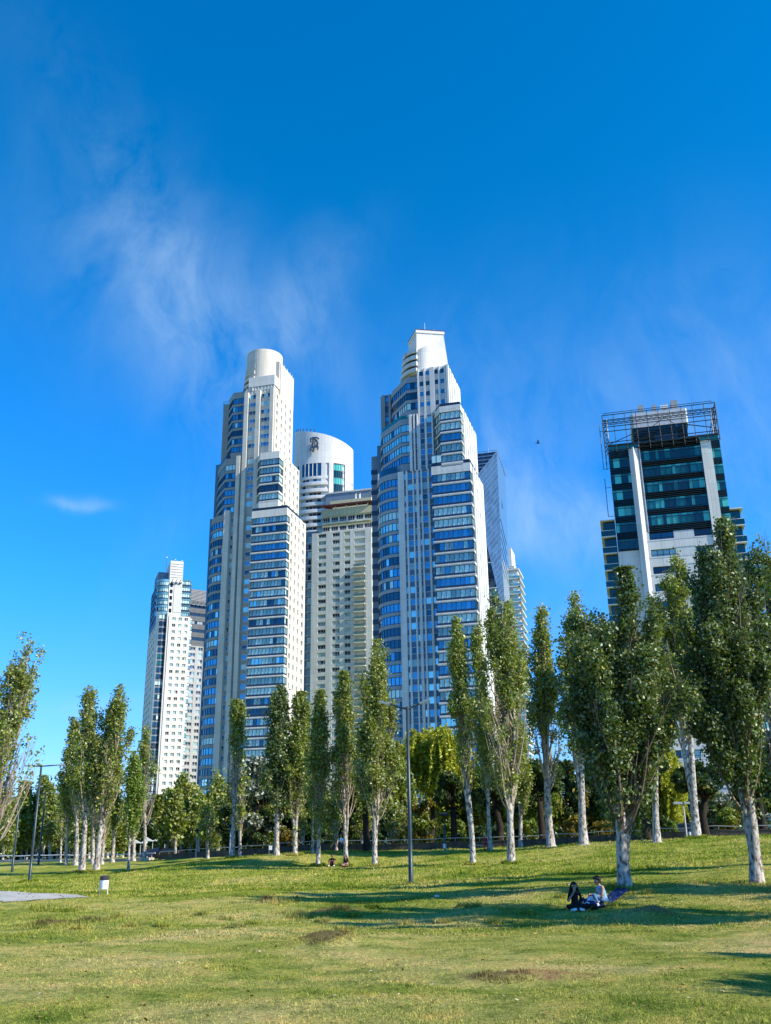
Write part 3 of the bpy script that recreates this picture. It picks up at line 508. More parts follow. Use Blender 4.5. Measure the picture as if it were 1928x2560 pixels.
def tower_pale():
    T = Tower('apartment_block', 'pale yellowish tower with recessed windows and a rooftop canopy, between two stepped towers', 929.1, 1322, 355, 15, 16)
    w = T.wall; FL = 3.0; C = 'pale_wall'
    w.box(-24.6, -.3, .4, 16, 0, 122.6, C); w.box(-20.8, -.2, 1.2, 14, 122, 130, 'ochre_wall'); w.box(-31, -24.6, 6, 18, 0, 126, 'slate_cladding')
    G = [('glass_dark', 3), ('blind', 3), ('curtain', 1.5)]
    T.bays((-24.8, .4), (-7.1, .4), 5, 122.8, FL, [(2.7, 6.0, 3), (8.6, 11.7, 3), (13.6, 16.0, 2)], C, C, C, (.85, 1.6), G, pout=.8, sout=.78, rail=.5)
    w.box(-11.1, -8.9, .2, .5, 110, 122.4, 'ochre_wall'); P, _ = seg((-7.1, .4), (-2.6, .4))
    w.box(-2.6, 0, -.4, .5, 0, 122.8, C); w.box(-7.3, -2.6, -.4, .4, 122, 122.8, C)
    for k in range(39):
        z = 122 - (k + 1) * FL; open_ = k >= 4
        T.window(P, .1, 4.4, z + .85, z + FL - .45, 4, G, 'frame_white', -.1, .5); w.box(-7.1, -2.7, -1.6 if open_ else -.38, .4, z - .15, z + .15, C); w.box(-7.1, -2.7, -.38, .4, z + .15, z + .8, C if not open_ else 'ochre_wall')
        if open_:
            mb = MB(); w.face([(-7.1, -.4, z - .15), (-8.3, -.4, z - .15), (-7.1, -1.6, z - .15)], C); mb.box(-7.1, -2.7, -1.6, -1.5, z + 1.0, z + 1.08, 'frame_dark')
            for i in range(8): mb.box(-7.1 + .6 * i, -7.05 + .6 * i, -1.6, -1.55, z + .15, z + 1.05, 'frame_dark')
            mb.box(-7.1, -2.7, -1.58, -1.55, z + .15, z + .95, 'green_glass'); T.part('balcony', mb, 4.4)
    Q, _ = seg((0, .4), (0, 16))
    for k in range(39):
        z = 122 - (k + 1) * FL; T.window(Q, .8, 7.0, z + .5, z + 2.5, 4, [('curtain', 2), ('green_glass', 3), ('blind', 2)], 'frame_white', .3); w.hexa(Q, 0, 8, 0, .9, z - .15, z + .35, C)
    B_, _ = seg((-30.9, 6), (-24.7, 6))
    for k in range(38):
        z = 124 - (k + 1) * 3.2; T.window(B_, 2.4, 5.2, z + .4, z + 2.7, 2, [('curtain', 2), ('blind', 2), ('glass_dark', 1)], 'frame_white', .5); w.hexa(B_, 1.8, 5.6, 0, .9, z - .1, z + .35, 'light_grey')
    # two rooftop storeys of windows
    P, L = seg((-20.8, 1.0), (0.1, 1.0))
    for z, h in ((127.2, 2.1), (123.4, 1.9)):
        w.hexa(P, 0, L, -.3, .6, z - .7, z, C); w.hexa(P, 0, L, -.3, .6, z + h, z + h + .35, 'ochre_wall')
        for k in range(6): T.window(P, .3 + 3.5 * k, 3.1 + 3.5 * k, z, z + h, 3, [('dark_void', 3), ('glass_dark', 2)], 'frame_white', .1, .6); w.hexa(P, 3.1 + 3.5 * k, 3.8 + 3.5 * k if k < 5 else L, -.3, .4, z, z + h, C)
    w.box(-20.9, .2, .2, 14, 129.7, 132.6, 'ochre_wall'); w.box(-16.5, -.2, 5.6, 16, 132, 134.4, 'ochre_wall'); w.box(-19.5, -1.8, 6.2, 16, 134.2, 138.4, 'ochre_wall')
    T.finish()
    m = MB(); m.prism([(-21.6, -1.2), (-17.2, 3.5), (-17.2, 1.2), (-2.2, 1.2), (-2.2, 9), (.4, 9), (.4, -1.2)], 133.5, 134.2, 'maroon'); m.build('roof_canopy', T.e)
    for u in (-20, -15, -10.5, -6, -1.5): m = MB(); m.box(u - .2, u + .2, -.4, 0, 132.5, 133.55, 'pale_wall'); m.build('canopy_post', T.e)
    m = MB()
    for u in (-8.6, -6.9): m.tube([(u, 7, 138.3), (u, 7, 140.6)], [.3, .3], 8, 'frame_white'); m.tube([(u, 7, 140.6), (u, 7, 141)], [.42, .42], 8, 'steel')
    m.build('chimney', T.e)
    T = Tower('apartment_block', 'blue grey flat-topped block showing just above the pale tower', 929, 1240, 377, 15, 17)
    T.wall.prism([(-20.6, 0), (0, 0), (0, 6), (-20.6, 6)], 0, 147.6, 'slate_cladding'); T.wall.box(-20.8, .3, -.3, 6.3, 147.6, 148.3, 'light_grey')
    P, _ = seg((-22.6, 0), (0, 0))
    for k in range(6):
        for q in range(4): T.window(P, 1.6 + 5.2 * q, 4.6 + 5.2 * q, 130 - 3.1 * k, 131.8 - 3.1 * k, 2, GW)
    T.finish()
def tower_rhomb():
    T = Tower('office_tower', 'faceted pale glass tower with a diamond-shaped face behind the tallest white tower', 1243, 1266, 430, 15, 18, k=430/330)
    w = T.wall; A = (1.1, 0, 144); Bv = (-8.6, -1.6, 132.4); D = (.3, 0, 78); TL = (-20, 0, 144); BL = (-20, 0, 78)
    w.prism([(-20, .6), (.6, .6), (.6, 20), (-20, 20)], 0, 138, 'slate_cladding')
    def tri(nm, a, b, c_, m, rows, fr, cols=6):
        a, b, c_ = map(Vector, (a, b, c_)); mb = MB(); n = rows
        for i in range(n):
            for sgn in (0, 1):
                pass
        # rows between edge a-b and edge a-c
        nrm = (b - a).cross(c_ - a).normalized(); nrm = nrm if nrm.y < 0 else -nrm
        for i in range(n):
            t0, t1 = i / n, (i + 1) / n; p0, p1, q0, q1 = a.lerp(b, t0), a.lerp(b, t1), a.lerp(c_, t0), a.lerp(c_, t1)
            k = max(1, round((p1 - q1).length / 1.7))
            for j in range(k):
                f = [p0.lerp(q0, j / k), p0.lerp(q0, (j + 1) / k), p1.lerp(q1, (j + 1) / k), p1.lerp(q1, j / k)]
                e = nrm * T.r.uniform(-.02, .03); mb.face([x + e for x in f], m)
            o = nrm * .12; mb.face([p1 + o, q1 + o, q1.lerp(q0, .05) + o, p1.lerp(p0, .05) + o], fr); 
        mb.build(nm, T.e)
    tri('glass_facet', D, Bv, A, 'rhomb_glass', 30, 'light_grey')
    # dark louvred facet above, dark glazed facet below
    mb = MB(); 
    for i in range(8):
        z1 = 144 - i * 1.45; uR = 1.1 - (144 - z1) * .836; z0 = z1 - 1.45; uR0 = 1.1 - (144 - z0) * .836
        mb.face([(-20, .3, z0 + .4), (uR0, .1, z0 + .4), (uR, .1, z1), (-20, .3, z1)], 'dark_band'); mb.face([(-20, -.1, z0), (uR0, -.2, z0), (uR0, -.2, z0 + .38), (-20, -.1, z0 + .38)], 'steel')
        for q in range(9): u = -18 + q * 2.2; 
        for q in range(9):
            u = -18 + q * 2.2
            if u + .2 < uR0: mb.box(u, u + .15, 0, .2, z0, z1, 'steel')
    mb.build('louvre_facet', T.e)
    mb = MB()
    for i in range(17):
        z1 = 132.4 - i * 3.2; z0 = z1 - 3.2; uR = -8.6 + (132.4 - z1) / 54.4 * 8.9
        uR0 = -8.6 + (132.4 - z0) / 54.4 * 8.9
        for q in range(7):
            u0 = -20 + (uR + 20) * q / 7; u1 = -20 + (uR + 20) * (q + 1) / 7; mb.face([(u0, .1, z0), (u1, -.6, z0), (u1, -.6, z1 - .25), (u0, .1, z1 - .25)], T.pick([('glass_dark', 4), ('steel', 2), ('green_glass', .8)]))
            mb.box(u0 - .06, u0 + .06, -.5, .1, z0, z1, 'light_grey')
        mb.box(-20, uR0, -.75, .1, z0 - .1, z0 + .12, 'frame_white' if i % 3 == 0 else 'steel')
    mb.build('lower_facet', T.e)
    # right-hand flank with its slanting slots
    mb = MB(); e = lambda v, z, o=0: (1.1 - (144 - z) * .012 + o, v, z)
    mb.face([e(0, 78), e(18, 78), e(20.5, 141), e(0, 144)], 'rhomb_glass'); mb.face([(0, 0, 10), (0, 18, 10), e(18, 78), e(0, 78)], 'salmon_wall'); mb.face([(-20, -.2, 10), (0, -.2, 10), e(0, 78), (-20, 0, 78)], 'salmon_wall')
    for k in range(8): z = 118 - 3.9 * k; mb.face([e(1.2, z, .08), e(1.2, z - .9, .08), e(14.5, z - 7.2, .08), e(14.5, z - 6.3, .08)], 'dark_band')
    mb.face([e(7, 127, .08), e(9.5, 124, .08), e(7, 124, .08)], 'dark_band'); mb.build('flank', T.e)
    mb = MB(); mb.tube([(-20, 0, 144.6), (1.1, 0, 144.6), (1.3, 20.5, 141.8)], [.09] * 3, 5, 'steel')
    for k in range(9): mb.tube([(1.15, 2.3 * k, 144 - .34 * k), (1.15, 2.3 * k, 144.9 - .34 * k)], [.1, .1], 4, 'steel')
    mb.tube([(-2.2, 1, 144), (-2.2, 1, 146.4)], [.07, .04], 5, 'frame_white'); mb.build('roof_railing', T.e); T.finish()
    T = Tower('apartment_block', 'greenish glass block with balconies, half hidden by a poplar right of the faceted tower', 1293, 1412, 450, 15, 19, k=450/358)
    w = T.wall; w.box(-9, 0, 0, 14, 0, 105.4, 'light_grey'); P, L = seg((-9, 0), (0, 0)); Q, _ = seg((0, 0), (0, 14))
    for k in range(31):
        z = 104.8 - (k + 1) * 3.1; T.window(P, .4, 8.4, z + .9, z + 2.7, 5, [('green_glass', 4), ('curtain', 2), ('glass_dark', 1)], 'frame_white', .1); w.box(-9.3, .9, -1.1, 0, z - .1, z + .25, 'light_grey')
        w.hexa(Q, -1.1, 14, 0, .9, z - .1, z + .3, 'white_wall'); mb = MB(); mb.box(-9.2, .8, -1.05, -1.0, z + .25, z + 1.2, 'green_glass'); mb.box(.76, .82, -1.0, 12, z + .25, z + 1.2, 'green_glass'); mb.box(-9.2, .85, -1.1, -1.0, z + 1.2, z + 1.28, 'frame_white'); T.part('balcony', mb, 10)
    w.box(-9.2, .6, -.8, 14, 105.4, 106, 'light_grey'); T.finish()
    m = MB(); m.tube([(-8.6, 0, 107.2), (0.3, 0, 107.2), (.3, 8, 107.2)], [.07] * 3, 4, 'steel')
    for k in range(6): m.tube([(-8.5 + 1.75 * k, 0, 106), (-8.5 + 1.75 * k, 0, 107.2)], [.06] * 2, 4, 'steel')
    m.tube([(-.6, 1, 106), (-.9, 1, 109.5)], [.1, .04], 4, 'frame_white'); m.build('roof_railing', T.e)
    T = Tower('apartment_block', 'narrow white slab seen as a sliver behind the faceted glass tower', 1275, 1330, 520, 15, 20, k=1.3)
    T.wall.box(-9, 0, 0, 12, 0, 128, 'white_wall'); T.wall.box(-9, .9, -.3, 12.3, 100, 119.5, 'white_wall'); P, _ = seg((-9, 0), (0, 0))
    for k in range(16): T.window(P, 6.4, 8.6, 117 - 3.1 * k, 118.6 - 3.1 * k, 2, GW, out=.4)
    T.finish()
    T = Tower('apartment_block', 'low white block glimpsed between the cream drum-topped tower and the pale canopy tower', 766, 1640, 430, 15, 21)
    T.wall.box(-14, 0, 0, 12, 0, 78, 'white_wall'); P, _ = seg((-14, 0), (0, 0))
    for k in range(20):
        for q in range(3): T.window(P, .9 + 4.6 * q, 3.6 + 4.6 * q, 73 - 3.4 * k, 75 - 3.4 * k, 2, GW)
    T.finish()
def tower_right():
    T = Tower('apartment_tower', 'dark teal glass and white tower with a steel truss cage on its roof', 1775.7, 1316, 170, 14, 22)
    w = T.wall; C = 'white_wall'; FL = 3.38
    w.box(-17.3, 3.9, .2, 16, 55.6, 76.6, 'teal_dark'); w.box(-17.4, 3.9, .15, 16, 0, 55.6, C)
    G = [('teal', 5), ('teal_dark', 5), ('teal_light', 3)]
    def curtain(u0, u1, z0, z1, v=0.0, pw=.95):
        P, L = seg((u0, v), (u1, v)); z = z1 - 2.0; first = True
        while z > z0 + .5:
            mb = MB(); n = max(2, round(L / pw)); a = [0]
            for k in range(n): a.append(a[-1] + (1.0 if k % 3 else .55))
            a = [x * L / a[-1] for x in a]
            for k in range(n):
                m = T.pick(G) if T.r.random() < .8 else 'teal_dark'; t = T.r.uniform(-.012, .012)
                mb.face([P(a[k], .02 + t, z - 1.55), P(a[k + 1], .02 - t, z - 1.55), P(a[k + 1], .02 - t, z - .02), P(a[k], .02 + t, z - .02)], m)
                mb.face([P(a[k], .02, z), P(a[k + 1], .02, z), P(a[k + 1], .02, z + .38), P(a[k], .02, z + .38)], 'teal_light' if m != 'teal_dark' else 'teal'); mb.hexa(P, a[k] - .03, a[k] + .03, .03, .1, z - 1.55, z + .4, 'frame_dark')
            mb.hexa(P, 0, L, .03, .12, z - .05, z + .03, 'frame_dark'); T.part('window_band', mb, L * 1.9)
            z -= FL
        z = z1
        while z > z0: 
            if not any(-1.6 < (z - (z1 - 2.0 - k * FL)) < .5 for k in range(8)): w.hexa(P, 0, L, .03, .3, z - .09, z, 'truss_dark')
            z -= .36
    curtain(-17.3, -13.3, 55.7, 76.4); curtain(-11.2, .1, 58.8, 77.2, -.35); curtain(2.1, 3.9, 40, 76.4)
    w.box(-11.3, .2, -.3, .3, 58.7, 77.3, 'teal_dark'); w.box(-11.4, .3, -.62, .2, 77.2, 77.4, 'light_grey'); w.box(-11.4, -11.2, -.62, .2, 58.8, 77.2, 'light_grey')
    w.prism([(-13.4, .3), (-13.4, -.7), (-12.5, -1.3), (-11.4, -.2), (-11.4, .3)], 40, 76.4, 'light_grey'); w.prism([(.25, .3), (.25, -.8), (2.15, -.8), (2.15, .3)], 40, 76.4, 'warm_white')
    w.box(-13.4, 3.9, -.25, .15, 0, 58.7, C) if False else None
    # lower white storeys with wide dark windows
    P, L = seg((-13.4, -.3), (2.1, -.3)); z = 58.6; prev = z
    w.hexa(P, 0, 2.1, -.5, .3, 3, 58.7, C); w.hexa(P, 6.6, 10.3, -.5, .24, 3, 58.6, 'light_grey'); w.hexa(P, 13.6, L, -.5, .3, 3, 58.7, C)
    for k in range(16):
        z = 58.6 - k * FL
        for a0, a1, n in ((2.1, 6.6, 4), (10.3, 13.6, 3)):
            T.window(P, a0, a1, z - 1.45, z, n, [('glass_dark', 3), ('glass_deep', 2), ('blind', 1.2), ('light_grey', .8)], 'frame_dark', -.12, .4); w.hexa(P, a0, a1, -.5, .3, z - FL, z - 1.45, C)
        w.hexa(P, 0, L, .3, .33, z - 1.75, z - 1.69, 'grey_wall'); w.hexa(P, 6.6, 10.3, -.5, .31, z - FL + .15, z - 1.75, C)
    P2, L2 = seg((-17.4, .1), (-13.4, .1))
    for k in range(14): T.window(P2, 1.2, 2.6, 30 - k * FL, 31.6 - k * FL, 2, GW, 'frame_dark') if 30 - k * FL > 3 else None
    # side balconies
    for k in range(17):
        z = 62.4 - k * FL
        for u0, u1, zz in ((-20.2, -17.4, z), (3.9, 6.3, z)):
            if zz < 4: continue
            mb = MB(); mb.box(u0, u1, .4, 8, zz - .2, zz, C)
            if k: mb.box(u0 if u0 < 0 else u1 - .05, u0 + .05 if u0 < 0 else u1, .4, 8, zz, zz + 1.1, 'green_glass'); mb.box(u0, u1, .4, .45, zz, zz + 1.1, 'teal_dark'); mb.box(u0, u1, .36, .5, zz + 1.1, zz + 1.18, 'frame_white')
            T.part('balcony', mb, 9)
            if k: w.box(u0 + (.5 if u0 < 0 else 0), u1 - (.5 if u0 > 0 else 0), 1.3, 3.5, zz, zz + 3.15, 'teal_dark')
    for k in range(10):
        z = 38 - k * FL; mb = MB(); mb.prism([(3.9, -1.4), (7.5, -.2), (10.2, 3.5), (10.2, 9), (3.9, 9)], z - .35, z, C); mb.prism([(3.9, -1.4), (7.5, -.2), (10.2, 3.5), (10.1, 3.6), (7.45, -.1), (3.9, -1.3)], z, z + 1.0, 'green_glass' if k % 2 else 'white_wall'); T.part('corner_balcony', mb, 12)
    w.box(3.9, 8.4, 2.5, 10, 0, 40, 'light_grey'); P3, _ = seg((3.9, 2.5), (8.4, 2.5))
    for k in range(11): T.window(P3, .5, 4.0, 35 - k * FL + .4, 35 - k * FL + 2.6, 3, GW, 'frame_dark')
    # penthouse
    w.box(-12, -1.3, 5, 15, 76.6, 83, 'teal_dark'); w.prism([(-12.2, 5.4), (-11.6, 4.8), (-1.2, 4.8), (-.9, 5.4), (-.9, 15), (-12.2, 15)], 83, 86.3, 'light_grey')
    for k in range(11): w.box(-11.8, -1.5, 4.85, 5.0, 77.6 + .46 * k, 77.72 + .46 * k, 'truss_dark')
    w.box(-17.2, 3.8, .4, 1.0, 76.4, 78.0, 'teal'); w.box(-17.3, 3.9, .3, .45, 77.9, 78.1, 'frame_dark'); w.box(-8, -3.6, 1, 5, 78.4, 79.3, 'dark_band')
    T.finish()
    m = MB(); r = random.Random(5); m.box(-10.2, -9.2, 8, 10, 86.3, 89.6, 'grey_panel'); m.box(-7.4, -6.7, 8, 10, 86.3, 89.4, 'grey_panel'); m.box(-5.1, -4.5, 8, 10, 86.3, 89.2, 'grey_panel'); m.box(-3.6, -2.3, 8, 10, 86.3, 89.8, 'grey_panel'); m.box(-9.2, -3.6, 9, 11, 86.3, 88.0, 'ochre_wall'); m.box(-5.8, -4.2, 7.6, 8.6, 88.2, 88.8, 'frame_white')
    m.build('roof_tank', T.e)
    m = MB(); v = -1.1
    def bar(a, b, t=.09, mt='truss_dark'): m.tube([a, b], [t, t], 4, mt)
    us = [-17.8 + 21.7 * k / 10 for k in range(11)]
    for z in (84.0, 82.9, 82.2, 81.4, 80.4, 78.0, 77.1, 76.3): bar((-17.8, v, z), (3.9, v, z), .09)
    for u in us: bar((u, v, 75.9), (u, v, 84.1), .07)
    bar((-17.5, v + .6, 84.7), (3.4, v + .6, 84.7), .06)
    for u in (-17.4, -12, -6, 0, 3.3): bar((u, v + .6, 84), (u, v + .6, 84.7), .04)
    for u in (-17.8, 3.9):
        for vv in (v, 2.2, 5.5): bar((u, vv, 76), (u, vv, 84), .11)
        for z in (84, 82.4, 80.6, 78.2): bar((u, v, z), (u, 14, z), .09)
        for k in range(8): bar((u + (.8 if u < 0 else -.8), v + 2, 76 + k), (u + (.1 if u < 0 else -.1), v + 2, 77 + k), .06); bar((u + (.1 if u < 0 else -.1), v + 2, 76 + k), (u + (.8 if u < 0 else -.8), v + 2, 77 + k), .06)
        bar((u + (.8 if u < 0 else -.8), v + 2, 76), (u + (.8 if u < 0 else -.8), v + 2, 84), .13, 'grey_wall')
    for k in range(20): u = -17.3 + k * 1.06; bar((u, v + 1, 82.3), (u + .53, v + 1, 83.1), .05); bar((u + .53, v + 1, 83.1), (u + 1.06, v + 1, 82.3), .05)
    bar((-17.8, v + 1, 83.1), (3.9, v + 1, 83.1), .07); bar((-17.8, v + 1, 82.3), (3.9, v + 1, 82.3), .07)
    bar((-17, v + 2, 78.4), (-9, v + 5, 82.6), .1); bar((3.2, v + 2, 79.6), (-3, v + 5, 82.6), .1); bar((-14, v + 2, 82.3), (-11, v + 5, 83.5), .07); bar((-9, v + 4, 81.5), (-5.5, v + 4, 84), .07); bar((-3.2, v + 4, 81.5), (-5.5, v + 4, 84), .07)
    m.build('roof_truss', T.e)
    m = MB()
    for zz, z1 in ((73.0, 83.2), (63, 71)): m.tube([(-18.5, .4, zz), (-18.5, .4, z1)], [.07, .07], 4, 'frame_dark'); m.tube([(-18.5, .4, zz), (-17.4, .4, zz)], [.05, .05], 4, 'frame_dark'); m.tube([(-18.5, .4, z1 - 2), (-17.4, .4, z1 - 2)], [.05, .05], 4, 'frame_dark')
    m.build('facade_ladder', T.e)
tower_cream(); tower_white(); tower_slim(); tower_logo(); tower_pale(); tower_rhomb(); tower_right()
#PARK
# ------------------------------------------------------------------ terrain
def gp(px, py, Y): p = at(px, py, Y); return (p.x, p.y, p.z)
CP = [(-8, 4, 0), (8, 4, 0), (0, 14, 0), (-8, 14, .02), (8, 14, .0), (-6, 24, .02), (4, 22, 0), (11, 20, .03), (-14, 30, 0), (-2, 31, .0), (16, 12, .1), (22, 26, .5), (30, 40, 1.6), (-30, 30, .1), (-24, 12, .1),
      gp(258, 2240, 50), gp(60, 2258, 41), gp(0, 2232, 50), gp(1028, 2213, 52), gp(1440, 2276, 30), gp(1530, 2262, 31), gp(1562, 2213, 34.5), gp(1893, 2210, 36), gp(1183, 2162, 68), gp(1278, 2162, 68), gp(938, 2166, 76), gp(865, 2167, 79), gp(795, 2167, 79),
      gp(738, 2137, 86), gp(692, 2138, 86), gp(580, 2146, 88), gp(1226, 2125, 84), gp(1378, 2117, 82), gp(1460, 2111, 78), gp(1643, 2106, 76), gp(1742, 2094, 76), gp(1910, 2140, 52), gp(1700, 2150, 56), gp(1450, 2180, 50), gp(205, 2180, 92), gp(241, 2181, 92), gp(321, 2180, 88), gp(73, 2208, 79), gp(30, 2182, 100), gp(96, 2162, 112),
      gp(189, 2163, 108), gp(281, 2158, 112), gp(360, 2153, 108), gp(560, 2235, 44), gp(820, 2232, 44), gp(1200, 2225, 44), gp(420, 2195, 66), gp(640, 2180, 70), gp(500, 2165, 80),
      gp(1000, 2124, 90), gp(1300, 2116, 87), gp(1928, 2092, 82), gp(700, 2132, 96), gp(480, 2143, 110), gp(200, 2152, 125), gp(-100, 2155, 130), gp(2200, 2080, 82),
      (-60, 60, .3), (60, 60, 2.8), (-80, 150, 1.0), (0, 150, 2.2), (80, 150, 2.4), (0, 200, 2.0), (-120, 220, 1.0), (120, 220, 2.0)]
CPa = np.array(CP); 
def _phi(r): return np.sqrt(r * r + 9.0)
_A = _phi(np.hypot(CPa[:, None, 0] - CPa[None, :, 0], CPa[:, None, 1] - CPa[None, :, 1])); _n = len(CP)
_M = np.zeros((_n + 1, _n + 1)); _M[:_n, :_n] = _A + np.eye(_n) * -.35; _M[:_n, _n] = 1; _M[_n, :_n] = 1
_w = np.linalg.solve(_M, np.append(CPa[:, 2], 0))
MOUNDS = [(820, 2362, .95, .55, .17, 1), (690, 2268, 1.2, .5, .10, 1), (820, 2288, 1.5, .6, .12, 1), (160, 2315, 1.5, .6, .10, 1), (125, 2282, 1.5, .7, .08, 0), (1622, 2302, .85, .6, .14, 2), (1345, 2442, 1.1, .55, .07, 2), (1235, 2450, .7, .5, .05, 1), (1350, 2170, 1.6, 1.0, .06, 2), (560, 2425, .6, .5, .04, 0)]
MW = []
for px, py, rx, ry, h, k in MOUNDS:
    Y = 20.0 if py > 2260 else 60.0
    for _ in range(30):
        p = at(px, py, Y); g = float((_phi(np.hypot(CPa[:, 0] - p.x, CPa[:, 1] - p.y)) @ _w[:_n]) + _w[_n]) if py < 2230 else .0
        Y *= (EYE - g) / max(.05, EYE - p.z) if py < 2600 else 1
        Y = min(max(Y, 8), 90)
    MW.append((p.x, p.y, rx, ry, h, k))
def height(x, y, fine=True):
    x = np.asarray(x, float); y = np.asarray(y, float)
    r = _phi(np.hypot(x[..., None] - CPa[:, 0], y[..., None] - CPa[:, 1])); z = r @ _w[:_n] + _w[_n]
    far = np.clip((y - 170) / 120, 0, 1); z = z * (1 - far) + 1.2 * far
    if fine:
        z = z + .05 * np.sin(x * .55 + .3 * y) * np.sin(y * .31 + 1.7) + .03 * np.sin(x * 1.3 - y * .7) + .018 * np.sin(x * 2.9 + y * 1.9) * np.cos(y * 2.3)
        for mx, my, rx, ry, h, k in MW: z = z + 1.5 * h * np.exp(-(((x - mx) / rx) ** 2 + ((y - my) / ry) ** 2) * 1.3) * (1 + .25 * np.sin(x * 5) * np.cos(y * 6))
    return z
def H(x, y): return float(height(x, y))
def grass_nodes(nt, bumpy):
    """colour by place: worn yellow, green and bare earth patches"""
    N = nt.nodes.new; L = nt.links.new; tc = N('ShaderNodeTexCoord'); pos = tc.outputs['Object']
    def noise(sc, det=4, ro=.5, dist=0.0):
        n = N('ShaderNodeTexNoise'); n.inputs['Scale'].default_value = sc; n.inputs['Detail'].default_value = det; n.inputs['Roughness'].default_value = ro; n.inputs['Distortion'].default_value = dist; L(pos, n.inputs['Vector']); return n.outputs['Fac']
    def ramp(f, st):
        r = N('ShaderNodeValToRGB'); e = r.color_ramp.elements; e[0].position, e[0].color = st[0][0], (*st[0][1], 1); e[1].position, e[1].color = st[-1][0], (*st[-1][1], 1)
        for p, c in st[1:-1]: k = e.new(p); k.color = (*c, 1)
        L(f, r.inputs[0]); return r.outputs[0]
    def mix(f, a, b, mode='MIX'):
        m = N('ShaderNodeMixRGB'); m.blend_type = mode
        for i, v in enumerate((f, a, b)):
            if isinstance(v, bpy.types.NodeSocket): L(v, m.inputs[i])
            else: m.inputs[i].default_value = v if i == 0 else (*v, 1)
        return m.outputs[0]
    big = ramp(noise(.16, 5, .6, .6), [(.33, (.17, .215, .035)), (.44, (.30, .305, .065)), (.54, (.42, .37, .12)), (.66, (.50, .40, .18))])
    mid = ramp(noise(1.1, 6, .65), [(.32, (.45, .60, .42)), (.5, (.95, 1, .95)), (.66, (1.25, 1.1, 1.15))])
    c = mix(1.0, big, mid, 'MULTIPLY')
    fine = ramp(noise(14, 5, .75), [(.3, (.36, .42, .36)), (.5, (.95, .97, .95)), (.68, (1.55, 1.45, 1.3))]); c = mix(.9, c, fine, 'MULTIPLY')
    # the further bank is greener, the near lawn worn yellow
    sep = N('ShaderNodeSeparateXYZ'); L(pos, sep.inputs[0]); far = N('ShaderNodeMapRange'); far.inputs['From Min'].default_value = 28; far.inputs['From Max'].default_value = 46; L(sep.outputs[1], far.inputs['Value'])
    green = mix(1.0, c, (.84, .92, .62), 'MULTIPLY'); c = mix(far.outputs[0], c, green)
    wob = noise(2.2, 6, .7)
    for mx, my, rx, ry, h, k in MW:
        if not k: continue
        mp = N('ShaderNodeVectorMath'); mp.operation = 'SUBTRACT'; L(pos, mp.inputs[0]); mp.inputs[1].default_value = (mx, my, 0)
        m2 = N('ShaderNodeVectorMath'); m2.operation = 'MULTIPLY'; L(mp.outputs[0], m2.inputs[0]); m2.inputs[1].default_value = (1 / rx, 1 / ry, 0)
        ln = N('ShaderNodeVectorMath'); ln.operation = 'LENGTH'; L(m2.outputs[0], ln.inputs[0])
        ad = N('ShaderNodeMath'); ad.operation = 'MULTIPLY_ADD'; L(wob, ad.inputs[0]); ad.inputs[1].default_value = 2.6; L(ln.outputs['Value'], ad.inputs[2])
        mr = N('ShaderNodeMapRange'); mr.inputs['From Min'].default_value = 2.25; mr.inputs['From Max'].default_value = 1.65; L(ad.outputs[0], mr.inputs['Value']); mr.inputs['To Max'].default_value = .85
        c = mix(mr.outputs[0], c, (.34, .20, .10) if k == 2 else (.15, .11, .05))
    return c
def make_ground():
    xs = np.unique(np.concatenate([np.linspace(-26, 26, 261), np.linspace(-80, 80, 161), np.linspace(-600, 600, 41), [-4000, -2000, -1000, 1000, 2000, 4000]]))
    ys = np.unique(np.concatenate([np.linspace(6, 46, 241), np.linspace(46, 140, 189), np.linspace(140, 320, 37), [-60, -20, 0, 500, 900, 2000, 6000]]))
    X, Y = np.meshgrid(xs, ys); Z = height(X, Y); ok = (np.abs(X) < 200) & (Y < 320) & (Y > -30); Z = np.where(ok, Z, np.where(Y > 300, 1.2, .4))
    n = len(xs); V = np.stack([X, Y, Z], -1).reshape(-1, 3); F = []
    for j in range(len(ys) - 1):
        b = j * n; F += [(b + i, b + i + 1, b + n + i + 1, b + n + i) for i in range(n - 1)]
    me = bpy.data.meshes.new('ground'); me.from_pydata(V.tolist(), [], F); me.polygons.foreach_set('use_smooth', [True] * len(F)); me.update()
    m, nt, b = new_mat('lawn'); c = grass_nodes(nt, True); N = nt.nodes.new; L = nt.links.new
    L(c, b.inputs['Base Color']); b.inputs['Roughness'].default_value = .95; b.inputs['Specular IOR Level'].default_value = .1
    tc = N('ShaderNodeTexCoord'); n1 = N('ShaderNodeTexNoise'); n1.inputs['Scale'].default_value = 9; n1.inputs['Detail'].default_value = 8; n1.inputs['Roughness'].default_value = .75; L(tc.outputs['Object'], n1.inputs[0])
    bp = N('ShaderNodeBump'); bp.inputs['Strength'].default_value = 1.0; bp.inputs['Distance'].default_value = .10; L(n1.outputs['Fac'], bp.inputs['Height']); L(bp.outputs[0], b.inputs['Normal'])
    me.materials.append(m); o = bpy.data.objects.new('ground', me); COL.objects.link(o); tag(o, kind='structure')
